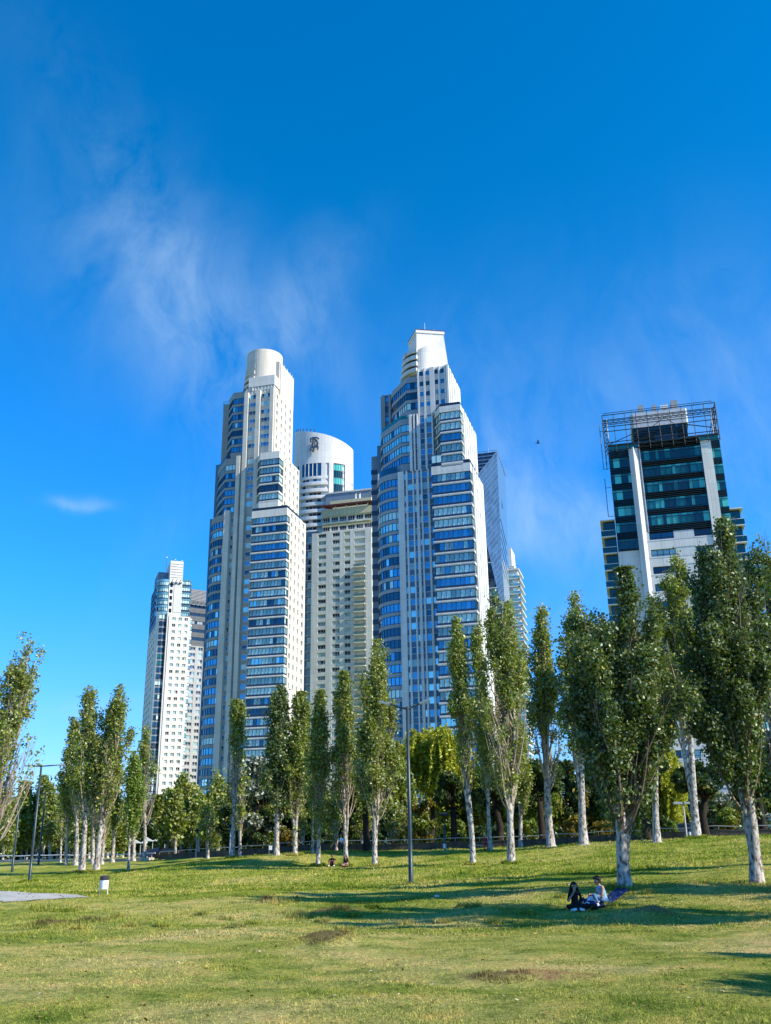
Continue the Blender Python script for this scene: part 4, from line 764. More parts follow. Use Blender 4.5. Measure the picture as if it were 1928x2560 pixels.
def np_mesh(name, V, F4, mats, mi=None, parent=None):
    me = bpy.data.meshes.new(name); k = F4.shape[1]; nf = len(F4)
    me.vertices.add(len(V)); me.vertices.foreach_set('co', V.astype(np.float32).ravel()); me.loops.add(nf * k); me.loops.foreach_set('vertex_index', F4.astype(np.int32).ravel())
    me.polygons.add(nf); me.polygons.foreach_set('loop_start', np.arange(0, nf * k, k, dtype=np.int32)); me.polygons.foreach_set('loop_total', np.full(nf, k, dtype=np.int32))
    for m in mats: me.materials.append(MATS[m])
    if mi is not None: me.polygons.foreach_set('material_index', mi.astype(np.int32))
    me.update(calc_edges=True); o = bpy.data.objects.new(name, me); COL.objects.link(o)
    if parent: o.parent = parent
    return o
TUFTS = [(1562, 2213, 34.5, 1.0), (1893, 2210, 36, .9), (1028, 2213, 52, .6), (258, 2240, 50, .7), (1278, 2162, 68, 1.0), (1183, 2162, 68, .8), (938, 2166, 76, .9), (865, 2167, 79, .8), (795, 2167, 79, .9), (73, 2208, 79, 1.1), (205, 2180, 92, 1.0), (241, 2181, 92, 1.0), (321, 2180, 88, .8), (1742, 2094, 76, 1.2), (738, 2137, 86, 1.1), (580, 2146, 88, .8)] + [(60 * k + 30 * math.sin(k * 5), 2290 + 35 * math.sin(k * 2.3), 30 + 3 * math.sin(k * 1.7), .35) for k in range(3, 28)]
def make_grass():
    m, nt, b = new_mat('grass_blade'); c = grass_nodes(nt, False); N = nt.nodes.new; L = nt.links.new
    g = N('ShaderNodeNewGeometry'); mr = N('ShaderNodeMapRange'); mr.inputs['To Min'].default_value = .75; mr.inputs['To Max'].default_value = 1.5; L(g.outputs['Random Per Island'], mr.inputs['Value'])
    sc = N('ShaderNodeVectorMath'); sc.operation = 'SCALE'; L(c, sc.inputs[0]); L(mr.outputs[0], sc.inputs['Scale'])
    nt.nodes.remove(b); d = N('ShaderNodeBsdfDiffuse'); t = N('ShaderNodeBsdfTranslucent'); L(sc.outputs[0], d.inputs[0]); L(sc.outputs[0], t.inputs[0]); ms = N('ShaderNodeMixShader'); ms.inputs[0].default_value = .3
    L(d.outputs[0], ms.inputs[1]); L(t.outputs[0], ms.inputs[2]); o = [x for x in nt.nodes if x.type == 'OUTPUT_MATERIAL'][0]; L(ms.outputs[0], o.inputs[0])
    rg = np.random.default_rng(7); Vs = []; 
    for n, y0, y1, hh, ww in ((240000, 10.5, 24, .020, .008), (180000, 24, 48, .036, .015), (120000, 48, 92, .08, .035)):
        u = rg.random(n); y = y0 + (y1 - y0) * u ** 1.15; x = (rg.random(n) * 2 - 1) * (y * .415 + 1.5)
        cl = np.sin(x * 1.7 + 2 * np.sin(y * .9)) * np.sin(y * 1.3 + np.sin(x * 2.1)); h = hh * (.5 + 1.0 * rg.random(n) ** 2) * (1 + .45 * cl)
        pt = np.sin(x * 2.3 + 1.5 * np.sin(y * 1.7)) * np.cos(y * 2.9 + np.sin(x * 3.1)); tuft = (rg.random(n) < .03) | ((pt > .82) & (rg.random(n) < .6)); h = np.where(tuft, h * 2.0, h)
        keep = np.ones(n, bool)
        for poly in PATHS:
            ins = np.zeros(n, bool); q = len(poly)
            for i in range(q):
                (x1, yy1), (x2, yy2) = poly[i], poly[(i + 1) % q]; cnd = ((yy1 > y) != (yy2 > y)) & (x < (x2 - x1) * (y - yy1) / (yy2 - yy1 + 1e-9) + x1); ins ^= cnd
            keep &= ~ins
        x, y, h = x[keep], y[keep], h[keep]; n = len(x)
        z = height(x, y) - .004; a = rg.random(n) * np.pi; l = rg.normal(0, .45, (n, 2)) * h[:, None]; w = ww * (.6 + .8 * rg.random(n))
        b0 = np.stack([x - np.cos(a) * w, y - np.sin(a) * w, z], 1); b1 = np.stack([x + np.cos(a) * w, y + np.sin(a) * w, z], 1); t = np.stack([x + l[:, 0], y + l[:, 1], z + h], 1)
        Vs.append(np.stack([b0, b1, t], 1).reshape(-1, 3))
    spots = [(at(px, py, Y), Y, rad) for px, py, Y, rad in TUFTS] + [(Vector((mx + .25 * math.sin(i * 2.1) * rx, my, 0)), my, rx * 1.0) for i, (mx, my, rx, ry, h, k) in enumerate(MW) if k < 2]
    for b, Y, rad in spots:      # longer grass the mower leaves round trunks, posts and on the mounds
        n = int(900 * rad); a = rg.random(n) * 6.283; q = rad * (.55 + .6 * rg.random(n)) * .6; x = b.x + np.cos(a) * q; y = b.y + np.sin(a) * q; z = height(x, y) - .01; h = (.06 + .12 * rg.random(n)) * (.35 if Y < 26 else 1 if Y < 60 else 1.6); w = .008 + .0003 * Y; t = rg.normal(0, .35, (n, 2)) * h[:, None]; aa = rg.random(n) * 3.14
        Vs.append(np.stack([np.stack([x - np.cos(aa) * w, y - np.sin(aa) * w, z], 1), np.stack([x + np.cos(aa) * w, y + np.sin(aa) * w, z], 1), np.stack([x + t[:, 0], y + t[:, 1], z + h], 1)], 1).reshape(-1, 3))
    V = np.concatenate(Vs); o = np_mesh('grass', V, np.arange(len(V)).reshape(-1, 3), ['grass_blade']); tag(o, 'short patchy green and straw coloured lawn grass', 'grass', kind='stuff')
PATHS = [[(gp(-60, 2232, 50)[0], 50.5), (gp(180, 2242, 46)[0] * 1.06, 49.6), (gp(226, 2246, 46)[0], 47.2), (gp(100, 2256, 42.5)[0], 44.2), (gp(-60, 2262, 40)[0], 42.8)],
         [(gp(-60, 2272, 38)[0], 38.8), (gp(-10, 2268, 38)[0], 40.6), (-19.0, 42.4), (-24, 42.2)]]
def make_path():
    mb = MB(); P = PATHS[0]
    left = [P[0], P[4]]; n = 60
    top = [P[0], P[1], P[2]]; bot = [P[4], P[3], P[2]]
    def walk(pl, t):
        L = [0]
        for i in range(len(pl) - 1): L.append(L[-1] + math.dist(pl[i], pl[i + 1]))
        s_ = t * L[-1]
        for i in range(len(pl) - 1):
            if s_ <= L[i + 1] + 1e-9: k = (s_ - L[i]) / (L[i + 1] - L[i]); return (pl[i][0] + (pl[i + 1][0] - pl[i][0]) * k, pl[i][1] + (pl[i + 1][1] - pl[i][1]) * k)
    G = []
    for i in range(n + 1):
        a, b = walk(top, i / n), walk(bot, i / n); G.append([(a[0] + (b[0] - a[0]) * j / 10, a[1] + (b[1] - a[1]) * j / 10) for j in range(11)])
    for i in range(n):
        for j in range(10): mb.face([(x, y, H(x, y) + .035) for x, y in (G[i][j], G[i + 1][j], G[i + 1][j + 1], G[i][j + 1])], 'path_concrete')
    mb.build('path', smooth=True)['kind'] = 'structure'
wall_mat('path_concrete', (.40, .385, .35), 3.2, 50, .55, .1, .9); make_ground(); make_path(); make_grass()
def litter_leaves():
    rg = np.random.default_rng(21); n = 3200; y = 10.5 + 50 * rg.random(n) ** 1.2; x = (rg.random(n) * 2 - 1) * y * .42; c = np.stack([x, y, height(x, y) + .028 + .0005 * y], 1)
    k = rg.random(n) < .35; b = [at(1562, 2213, 34.5), at(1893, 2210, 36)]
    for i, q in enumerate(b): m = k & (rg.random(n) < .5); c[m, 0] = q.x + rg.normal(-1, 2.6, m.sum()); c[m, 1] = q.y + rg.normal(0, 2.2, m.sum()); c[m, 2] = height(c[m, 0], c[m, 1]) + .04
    a = rg.random(n) * 6.283; r_ = .013 + .02 * rg.random(n) + .0006 * y; d = np.stack([np.cos(a), np.sin(a), rg.normal(0, .25, n)], 1) * r_[:, None]; e = np.stack([-np.sin(a), np.cos(a), rg.normal(0, .25, n)], 1) * r_[:, None] * .7
    V = np.stack([c - d, c + e, c + d, c - e], 1).reshape(-1, 3); tag(np_mesh('fallen_leaves', V, np.arange(len(V)).reshape(-1, 4), ['dry_leaf', 'pale_leaf'], (rg.random(n) < .12).astype(int)), 'dry yellow and brown leaves scattered on the lawn', 'fallen leaves', kind='stuff')
plain('dry_leaf', (.30, .19, .06), .8, 0, .2, .5, 3); plain('pale_leaf', (.48, .42, .28), .8, 0, .2, .3, 3)
litter_leaves()
# ------------------------------------------------------------------ trees
def leaf_quads(rg, C, size, N=None, elong=1.35):
    n = len(C); a = rg.normal(size=(n, 3)); a /= np.linalg.norm(a, axis=1)[:, None]; b = rg.normal(size=(n, 3)); b -= a * (a * b).sum(1)[:, None]; b /= np.linalg.norm(b, axis=1)[:, None]
    s_ = size * (.6 + .8 * rg.random(n))[:, None]
    V = np.stack([C - a * s_ * elong * .5, C + b * s_ * .42 - a * s_ * .05, C + a * s_ * elong * .5, C - b * s_ * .42 + a * s_ * .05], 1).reshape(-1, 3)
    return V
def poplar(name, base, Ht, R, r0, seed, label, group=None, lean=(0, 0), cb=.2, nb=34, dens=1.0, low=.3, leaf='leaf_poplar', lsize=.16, leaves=6000, forks=1, steep=1.0, top=.6, twig='twig_pale', spread=.3, flare=0.0, parent_cat='tree', fork_h=.16, pk=.45, wild=1.0):
    """upright poplar: pale trunk, many steeply rising limbs, leaf plumes thickest towards the limb ends"""
    rd = random.Random(seed); rg = np.random.default_rng(seed); e = empty(name, base, label, parent_cat, group)
    tr = MB(); wood = MB(); stems = []
    for f in range(forks):
        fx, fy = (0, 0) if f == 0 else (rd.choice((-1, 1)) * R * rd.uniform(.3, .55), rd.uniform(-.4, .4) * R); hh = Ht * (.93 if f == 0 else rd.uniform(.74, .9)); pts = []; rad = []; T = 12; w1, w2 = rd.uniform(0, 6), rd.uniform(0, 6)
        for i in range(T + 1):
            t = i / T; z = t * hh; bl = 0 if f == 0 else max(0, (t - fork_h) / (1 - fork_h)) ** .7
            wob = Ht * .010
            pts.append((lean[0] * t ** 1.3 + fx * bl + wob * math.sin(w1 + 5 * t) * t ** .5, lean[1] * t + fy * bl + wob * math.cos(w2 + 4 * t) * t ** .5, z - (.15 if i == 0 else 0)))
            rad.append(max(.016, r0 * .78 * (1 - t) ** .95 * (1 if f == 0 else .66) * (1.25 if i == 0 and f == 0 else 1)))
        if f == 0: p1 = Vector(pts[0]).lerp(Vector(pts[1]), .16); pts2 = [pts[0], tuple(p1)] + pts[1:]; rad2 = [rad[0] * 1.6, rad[0] * .96] + rad[1:]; tr.tube(pts2, rad2, 11, 'bark_white')
        else: tr.tube(pts, rad, 9, 'bark_white')
        stems.append((pts, hh, rad))
    cl = []; wt = []; sp = spread * (Ht / 14) ** .5 * .50; Re = max(.4 * R, R * 1.18 - sp * .6)
    def shape(q): return (.42 + .58 * min(1, max(0, (q - cb) / max(.05, pk - cb))) ** .9) if q < pk else max(.02, (1.0 - q) / (1 - pk)) ** (.8 if forks < 3 else .55)
    for i in range(nb):
        pts, hh, srad = stems[i % forks]; u = (i + rd.random()) / nb; t0 = cb * .9 + (.86 - cb * .9) * u ** 1.05; k = min(11, int(t0 * 12)); q = t0 * 12 - k; p0 = Vector(pts[k]).lerp(Vector(pts[k + 1]), q)
        t0 = p0.z / Ht; tt = min(.985, t0 + rd.uniform(.14, .36) * (1.1 - .5 * t0) * steep); ln = Ht * (tt - t0)
        cx = lean[0] * tt ** 1.3 ; prof = Re * shape(tt) * (rd.uniform(.25, 1.0) if rd.random() < .72 else rd.uniform(1.0, 1.0 + .42 * wild)) * (1 + flare * (t0 - .5)); az = i * 2.4 + rd.uniform(-.5, .5)
        ex, ey = cx + prof * math.cos(az), lean[1] * tt + prof * math.sin(az); bp = []; br = []; rr = max(.016, r0 * .3 * (1 - t0) ** .8 * rd.uniform(.7, 1.1)); ph = rd.uniform(0, 6)
        for j in range(7):
            s_ = j / 6; g = s_ ** .7; w = .02 * ln * math.sin(ph + 5 * s_) * s_; bp.append((p0.x + (ex - p0.x) * g + w, p0.y + (ey - p0.y) * g - w, p0.z + ln * s_ ** 1.1)); br.append(rr * (1 - .88 * s_))
        lwt = rd.choice((.0, .0, .1, .6, 1.2, 1.8, 2.4)); wood.tube(bp, br, 4, twig, False)
        for q in range(5):
            s_ = rd.uniform(.15, .9); j = min(5, int(s_ * 6)); c = Vector(bp[j]).lerp(Vector(bp[j + 1]), s_ * 6 - j); a2 = az + rd.uniform(-1.4, 1.4); l2 = ln * rd.uniform(.14, .32)
            tip = (c.x + l2 * .2 * math.cos(a2), c.y + l2 * .2 * math.sin(a2), min(Ht * 1.02, c.z + l2 * 1.15)); wood.tube([tuple(c), tip], [rr * .3, .007], 3, twig, False)
            hrel = tip[2] / Ht; lw = low if hrel < top else low + (1 - low) * min(1, (hrel - top) / .12)
            for s2 in (.45, .8, 1.0): cl.append(tuple(c.lerp(Vector(tip), s2))); wt.append(lw * lwt * (.4 + s_))
        for j in range(1, 7):
            hrel = bp[j][2] / Ht; lw = low if hrel < top else low + (1 - low) * min(1, (hrel - top) / .12); cl.append(bp[j]); wt.append(lw * lwt * (.3 + j * .16))
    for f, (pts, hh, _r) in enumerate(stems):
        for i in range(8, 12):
            for s2 in (0, .33, .66): cl.append(tuple(Vector(pts[i]).lerp(Vector(pts[i + 1]), s2))); wt.append(.9)
        cl.append(pts[12]); wt.append(.7)
    cl = np.array(cl); wt = np.array(wt); wt *= rg.uniform(0, 1, len(wt)) ** 1.6; wt /= wt.sum(); n = int(leaves * dens)
    m = max(30, n // 30); ci = rg.choice(len(cl), m, p=wt); sub = cl[ci] + rg.normal(0, 1, (m, 3)) * np.array([sp * .8, sp * .8, sp * 1.3]) * np.clip(1.25 - cl[ci][:, 2:3] / Ht * .75, .4, 1)
    idx = rg.integers(0, m, n); C = sub[idx] + rg.normal(0, 1, (n, 3)) * (lsize + .05) * np.array([.85, .85, 1.25]); C[:, 2] = np.minimum(C[:, 2], Ht * 1.005)
    tr.build('trunk', e, smooth=True); wood.build('limbs', e)
    V = leaf_quads(rg, C, lsize, elong=1.2); np_mesh('crown', V, np.arange(len(V)).reshape(-1, 4), [leaf], None, e)
    return e
def broad(name, base, Ht, R, r0, seed, label, group=None, leaf='leaf_dark', leaf2=None, cb=.3, k=26, leaves=7000, lsize=.18, willow=False, bark='bark_dark', flat=1.0, cat='tree', tw=None):
    rd = random.Random(seed); rg = np.random.default_rng(seed); e = empty(name, base, label, cat, group); tr = MB(); wd = MB()
    pts = [(0, 0, -.15), (rd.uniform(-.1, .1) * Ht * .3, 0, Ht * cb * .5), (rd.uniform(-.1, .1) * Ht * .4, 0, Ht * cb)]; tr.tube(pts, [r0 * 1.2, r0, r0 * .85], 8, bark); top = Vector(pts[-1])
    cs = []; zc = Ht * (1 + cb) / 2; rz = Ht * (1 - cb) / 2
    for i in range(k):
        while True:
            d = Vector((rd.uniform(-1, 1), rd.uniform(-1, 1), rd.uniform(-1, 1)))
            if .35 < d.length < 1: break
        c = Vector((d.x * R * .88 + pts[-1][0], d.y * R * .88, zc + d.z * rz * .86 * flat)); cs.append(c)
        mid = top.lerp(c, .5) + Vector((0, 0, -.08 * Ht * rd.random())); wd.tube([tuple(top), tuple(mid), tuple(c)], [r0 * .4, r0 * .22, .02], 4, tw or bark, False)
    n = leaves; C = []
    if willow:
        m = n // 26; out = []
        for i in range(m):
            c = cs[rd.randrange(k)]; s0 = np.array(c) + rg.normal(0, 1, 3) * np.array([.5, .5, .35]) * R * .35; L_ = rd.uniform(.10, .26) * Ht; dx = rg.normal(0, .16, 2); t = np.linspace(0, 1, 26)
            st = np.stack([s0[0] + dx[0] * t * L_ * 1.2, s0[1] + dx[1] * t * L_ * 1.2, s0[2] + .12 * L_ * np.sin(t * 3.1) - L_ * t ** 1.4], 1) + rg.normal(0, .03, (26, 3)); out.append(st)
        C = np.concatenate(out); C[:, 2] = np.maximum(C[:, 2], .5); V = leaf_quads(rg, C, lsize, elong=2.2)
    else:
        ca = np.array(cs); w = rg.uniform(.3, 1.7, k); w /= w.sum(); idx = rg.choice(k, n, p=w); d = rg.normal(size=(n, 3)); d /= np.linalg.norm(d, axis=1)[:, None]; rr = (rg.random(n) ** .45) * R * .34 * (.7 + .6 * rg.random(k))[idx]
        C = ca[idx] + d * rr[:, None] * np.array([1, 1, .8]) + rg.normal(0, .06, (n, 3)); C[:, 2] = np.maximum(C[:, 2], .15); V = leaf_quads(rg, C, lsize)
    tr.build('trunk', e, smooth=True); wd.build('limbs', e); mats = [leaf] + ([leaf2] if leaf2 else [])
    mi = None
    if leaf2: mi = (np.sin(C[:, 0] * 1.7 + seed) + np.sin(C[:, 2] * 2.1 + seed * 2) + rg.normal(0, .5, len(C)) > .6).astype(int)
    np_mesh('crown', V, np.arange(len(V)).reshape(-1, 4), mats, mi, e); return e
def tp(px, py, Y, tpx, tpy, wpx, seed, label, **kw):
    """poplar whose foot is at (px,py) at distance Y and whose tip reaches (tpx,tpy)"""
    b = at(px, py, Y); z = H(b.x, b.y); t = at(tpx, tpy, Y); Rm = wpx / 2 * Y / 2513; base = (b.x, b.y, z)
    kw.setdefault('r0', .25); r0 = kw.pop('r0')
    return poplar('poplar_tree', base, t.z - z, Rm, r0, seed, label, lean=(t.x - b.x, 0), **kw)
# the big ones in front
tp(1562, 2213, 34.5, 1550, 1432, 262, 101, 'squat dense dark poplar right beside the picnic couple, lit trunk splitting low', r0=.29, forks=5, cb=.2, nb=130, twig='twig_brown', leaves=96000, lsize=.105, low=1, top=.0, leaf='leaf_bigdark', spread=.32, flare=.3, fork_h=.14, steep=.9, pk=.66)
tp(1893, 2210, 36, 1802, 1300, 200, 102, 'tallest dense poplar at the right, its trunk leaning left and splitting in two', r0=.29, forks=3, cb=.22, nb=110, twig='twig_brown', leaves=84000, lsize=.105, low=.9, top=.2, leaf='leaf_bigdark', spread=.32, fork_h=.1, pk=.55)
tp(1742, 2094, 76, 1688, 1372, 132, 103, 'poplar with a tall bare white twin trunk, standing by the wall beside the small lamp', r0=.42, forks=2, cb=.34, nb=70, leaves=21080, lsize=0.168, low=.25, top=.42, spread=.5)
tp(1643, 2106, 76, 1640, 1470, 110, 104, 'poplar with a straight clean trunk, its crown hidden behind the squat dark poplar', r0=.36, cb=.34, nb=60, leaves=18600, lsize=0.168, low=.5, top=.4, spread=.5)
tp(1460, 2111, 78, 1438, 1468, 90, 105, 'poplar with a forked pale trunk on the left edge of the squat dark poplar', r0=.42, forks=2, cb=.3, nb=60, leaves=18600, lsize=0.168, low=.6, top=.4, spread=.5)
tp(1378, 2117, 82, 1352, 1508, 84, 106, 'slender poplar with gaps of sky near its tip, standing alone before the wall', r0=.42, forks=2, cb=.25, nb=60, leaves=16120, lsize=0.175, low=.35, top=.45, spread=.5)
tp(1278, 2162, 68, 1254, 1458, 132, 107, 'large open poplar with bare grey lower twigs, tallest of the middle group', r0=.33, forks=3, cb=.2, nb=110, leaves=26040, lsize=0.147, low=.3, top=.5, twig='twig_pale', spread=.46)
tp(1302, 2122, 86, 1302, 1800, 60, 108, 'short slim poplar tucked just behind the trunk of the large open poplar', r0=.25, cb=.25, nb=40, leaves=5580, lsize=0.175, low=.8, top=.3, spread=.5)
tp(1183, 2162, 68, 1138, 1545, 66, 109, 'narrow poplar leaning left, dark leafy top over a long bare pale trunk', r0=.24, cb=.3, nb=64, leaves=13640, lsize=0.147, low=.2, top=.5, twig='twig_brown', spread=.42, forks=2)
tp(1226, 2125, 84, 1192, 1548, 56, 110, 'thin poplar behind the narrow leaning one, foot beside the person in red', r0=.24, cb=.22, nb=56, leaves=10540, lsize=0.168, low=.7, top=.3, spread=.45)
tp(938, 2166, 76, 940, 1602, 92, 111, 'tall full poplar left of the near lamp post', r0=.25, forks=3, cb=.2, nb=84, leaves=23560, lsize=0.161, low=.45, top=.45, spread=.48)
tp(865, 2167, 79, 857, 1682, 70, 112, 'slim poplar right beside the seated pair, lit trunk', r0=.24, cb=.25, nb=64, leaves=15500, lsize=0.161, low=.35, top=.45, spread=.48, forks=2)
tp(795, 2167, 79, 800, 1728, 64, 113, 'slim poplar left of the seated pair, leafy almost to the ground, shaded trunk', r0=.22, cb=.17, nb=64, leaves=15500, lsize=0.161, low=.95, top=.3, spread=.5)
tp(781, 2137, 88, 784, 1850, 40, 114, 'small thin poplar between two bigger ones, stem like a white stick', r0=.17, cb=.3, nb=26, leaves=3968, lsize=0.161, low=.8, top=.3, spread=.5)
tp(738, 2137, 86, 752, 1732, 74, 115, 'poplar with two pale stems rising from one foot, behind the left of the seated pair', r0=.26, forks=2, cb=.2, nb=64, leaves=15500, lsize=0.175, low=.35, top=.45, spread=.5, fork_h=.08)
tp(692, 2138, 86, 700, 1716, 84, 116, 'dark poplar with a notched twin tip in front of the cream tower', r0=.3, forks=2, cb=.25, nb=70, leaves=19220, lsize=0.175, low=.85, top=.3, spread=.52, leaf='leaf_bigdark')
tp(580, 2146, 88, 594, 1752, 48, 117, 'lone spindly poplar, tufted top and bare pink trunk, before the silvery tree', r0=.27, forks=2, cb=.35, nb=44, leaves=6448, lsize=0.175, low=.10, top=.68, spread=.45, fork_h=.35)
# the left group
tp(205, 2180, 92, 222, 1692, 72, 121, 'tallest of the left clump, thick white trunk and narrow dark top', r0=.36, cb=.3, nb=70, leaves=10230, lsize=0.189, low=.5, top=.35, spread=.52, forks=2, fork_h=.34)
tp(241, 2181, 92, 300, 1714, 88, 122, 'wind-bent poplar of the left clump, top leaning right over a thick white trunk', r0=.36, cb=.3, nb=80, leaves=13299, lsize=0.189, low=.5, top=.4, spread=.55, forks=3, fork_h=.3)
tp(189, 2163, 108, 186, 1796, 48, 123, 'poplar standing left behind the tallest of the left clump', r0=.33, cb=.3, nb=44, leaves=5115, lsize=0.210, low=.5, top=.4, spread=.6)
tp(164, 2162, 110, 170, 1858, 36, 124, 'sparse leftmost poplar of the left clump, thin white trunk', r0=.25, cb=.3, nb=40, leaves=3273, lsize=0.210, low=.3, top=.4, spread=.6)
tp(151, 2158, 118, 153, 1948, 24, 125, 'small bare-twigged poplar at the left edge of the left clump', r0=.17, cb=.25, nb=24, leaves=1329, lsize=0.210, low=.6, top=.4, spread=.5)
tp(232, 2162, 108, 238, 1880, 46, 126, 'half-bare poplar seen between the two thick white trunks', r0=.3, cb=.25, nb=50, leaves=2659, lsize=0.210, low=.5, top=.4, spread=.6, twig='twig_pale')
tp(255, 2160, 108, 268, 1850, 48, 127, 'half-bare brownish poplar right behind the wind-bent poplar', r0=.25, cb=.22, nb=56, leaves=2659, lsize=0.210, low=.4, top=.4, spread=.6, twig='twig_pale')
tp(281, 2157, 112, 296, 1905, 40, 128, 'grey-stemmed poplar right of the left clump, forked halfway up', r0=.3, forks=2, cb=.3, nb=40, leaves=3273, lsize=0.210, low=.5, top=.4, spread=.6, fork_h=.35)
tp(321, 2180, 88, 334, 1880, 58, 129, 'bright green young poplar on a short thin white trunk', r0=.17, cb=.24, nb=56, leaves=9718, lsize=0.168, low=1, top=.0, spread=.5, leaf='leaf_bright')
tp(334, 2155, 110, 338, 1880, 40, 130, 'poplar behind the bright green young one, only its trunk foot showing', r0=.3, cb=.3, nb=30, leaves=2557, lsize=0.210, low=.6, top=.4, spread=.6)
tp(360, 2153, 108, 364, 1812, 56, 131, 'nearly leafless tall poplar in front of the slim far tower', r0=.27, cb=.28, nb=64, leaves=2352, lsize=0.210, low=.25, top=.6, spread=.55, twig='twig_pale')
tp(-30, 2185, 74, 70, 1588, 120, 132, 'wind-bent sparse poplar cut by the left edge of the photo', r0=.28, forks=4, cb=.16, nb=110, leaves=9718, lsize=0.175, low=.12, top=.42, spread=.5, twig='twig_pale', fork_h=.1)
tp(1985, 2170, 42, 1905, 1318, 150, 133, 'poplar whose branches hang in from the right edge of the photo', r0=.28, forks=3, cb=.2, nb=80, leaves=20460, lsize=0.119, low=.5, top=.4, spread=.4, leaf='leaf_bigdark')
tp(2120, 2190, 44, 2040, 1400, 150, 134, 'poplar outside the right edge of the photo', r0=.3, forks=2, cb=.2, nb=60, leaves=14322, lsize=0.119, low=.8, top=.3, spread=.4)
# trees outside the frame that shade the lawn
for x, y, h_, r_, sd_, lb in ((14.0, 24.6, 12.6, 2.7, 141, 'dense poplar beyond the right edge, shading the picnic couple'), (19.5, 29.5, 11, 2.5, 142, 'dense poplar beyond the right edge, farther up the bank'),
                          (15.0, 10.4, 7.6, 1.8, 143, 'dense poplar beyond the right edge, its shadow in the lower right corner'), (15.8, 14.2, 7.4, 1.2, 144, 'slim poplar beyond the right edge, throwing the thin shadow on the lawn')):
    poplar('poplar_tree', (x, y, H(x, y)), h_, r_, .3, sd_, lb, forks=3, cb=.18, nb=70, leaves=52000, lsize=.125, low=1, top=0, spread=.34, pk=.55)
# far rows of poplars
rr = random.Random(9)
for i, px in enumerate([-14, 8, 30, 52, 66, 90, 108, 124, 142, 172, 198, 222, 246, 268, 290, 306]):
    top_ = [2000, 1985, 1996, 1975, 1955, 1985, 1940, 1960, 1990, 2010, 2000, 2020, 2010, 2005, 2000, 2010][i]
    tp(px, 2152, 140 + rr.uniform(-6, 8), px + rr.uniform(-4, 6), top_, rr.uniform(34, 44), 200 + i, 'leafy green poplar in the far row behind the left clump', group='poplars in the far left row', r0=.25, cb=.16, nb=34, leaves=3600, lsize=.36, low=.9, top=.25, spread=.75, leaf=rr.choice(['leaf_poplar', 'leaf_poplar', 'leaf_bright']), twig='twig_pale')
for i, (px, top_, w_) in enumerate([(398, 1990, 34), (418, 1972, 36), (438, 1975, 34), (452, 1932, 40), (474, 1958, 38), (496, 1972, 36), (516, 1990, 34), (546, 1912, 54), (562, 1985, 40), (530, 2000, 34)]):
    tp(px, 2148, 120 + rr.uniform(-6, 6), px + rr.uniform(-3, 4), top_, w_, 230 + i, 'grey-green poplar with bare lower twigs in the far row below the cream tower', group='poplars in the far middle row', r0=.22, cb=.14, nb=36, leaves=3300, lsize=.33, low=.35, top=.42, spread=.65, twig='twig_pale')
def bt(px, py, Y, topy, wpx, seed, label, **kw):
    b = at(px, py, Y); z = H(b.x, b.y); t = at(px, topy, Y); wk = 1.0 if kw.get('name') == 'bush' else 1.3; kw['leaves'] = int(kw['leaves'] * wk * wk * .9); return broad(kw.pop('name', 'leafy_tree'), (b.x, b.y, z), t.z - z, wk * wpx / 2 * Y / 2513, kw.pop('r0', .25), seed, label, **kw)
bt(642, 2136, 104, 1884, 124, 301, 'broad silvery-leaved tree left of the dark twin-tipped poplar', leaf='leaf_silver', leaf2='leaf_poplar', cb=.08, k=40, leaves=16000, lsize=.30)
bt(1078, 2118, 106, 1822, 150, 302, 'yellow-green weeping willow just right of the near lamp post', name='willow_tree', leaf='leaf_willow', cb=.5, k=22, leaves=20000, lsize=.20, willow=True)
bt(1135, 2118, 112, 1890, 110, 303, 'lower weeping willow spreading right of the yellow-green one', name='willow_tree', leaf='leaf_willow', cb=.35, k=14, leaves=12000, lsize=.20, willow=True)
bt(985, 2120, 104, 1845, 100, 304, 'darker green willow left of the near lamp post', name='willow_tree', leaf='leaf_poplar', cb=.25, k=20, leaves=15000, lsize=.22, willow=True)
bt(1668, 2106, 96, 1838, 92, 305, 'yellow-green willow glowing between the two big right-hand poplars', name='willow_tree', leaf='leaf_willow', cb=.2, k=24, leaves=17000, lsize=.18, willow=True)
bt(1345, 2110, 106, 1880, 90, 306, 'olive-green willow behind the slender lone poplar', name='willow_tree', leaf='leaf_yellowgreen', cb=.25, k=22, leaves=13000, lsize=.2, willow=True)
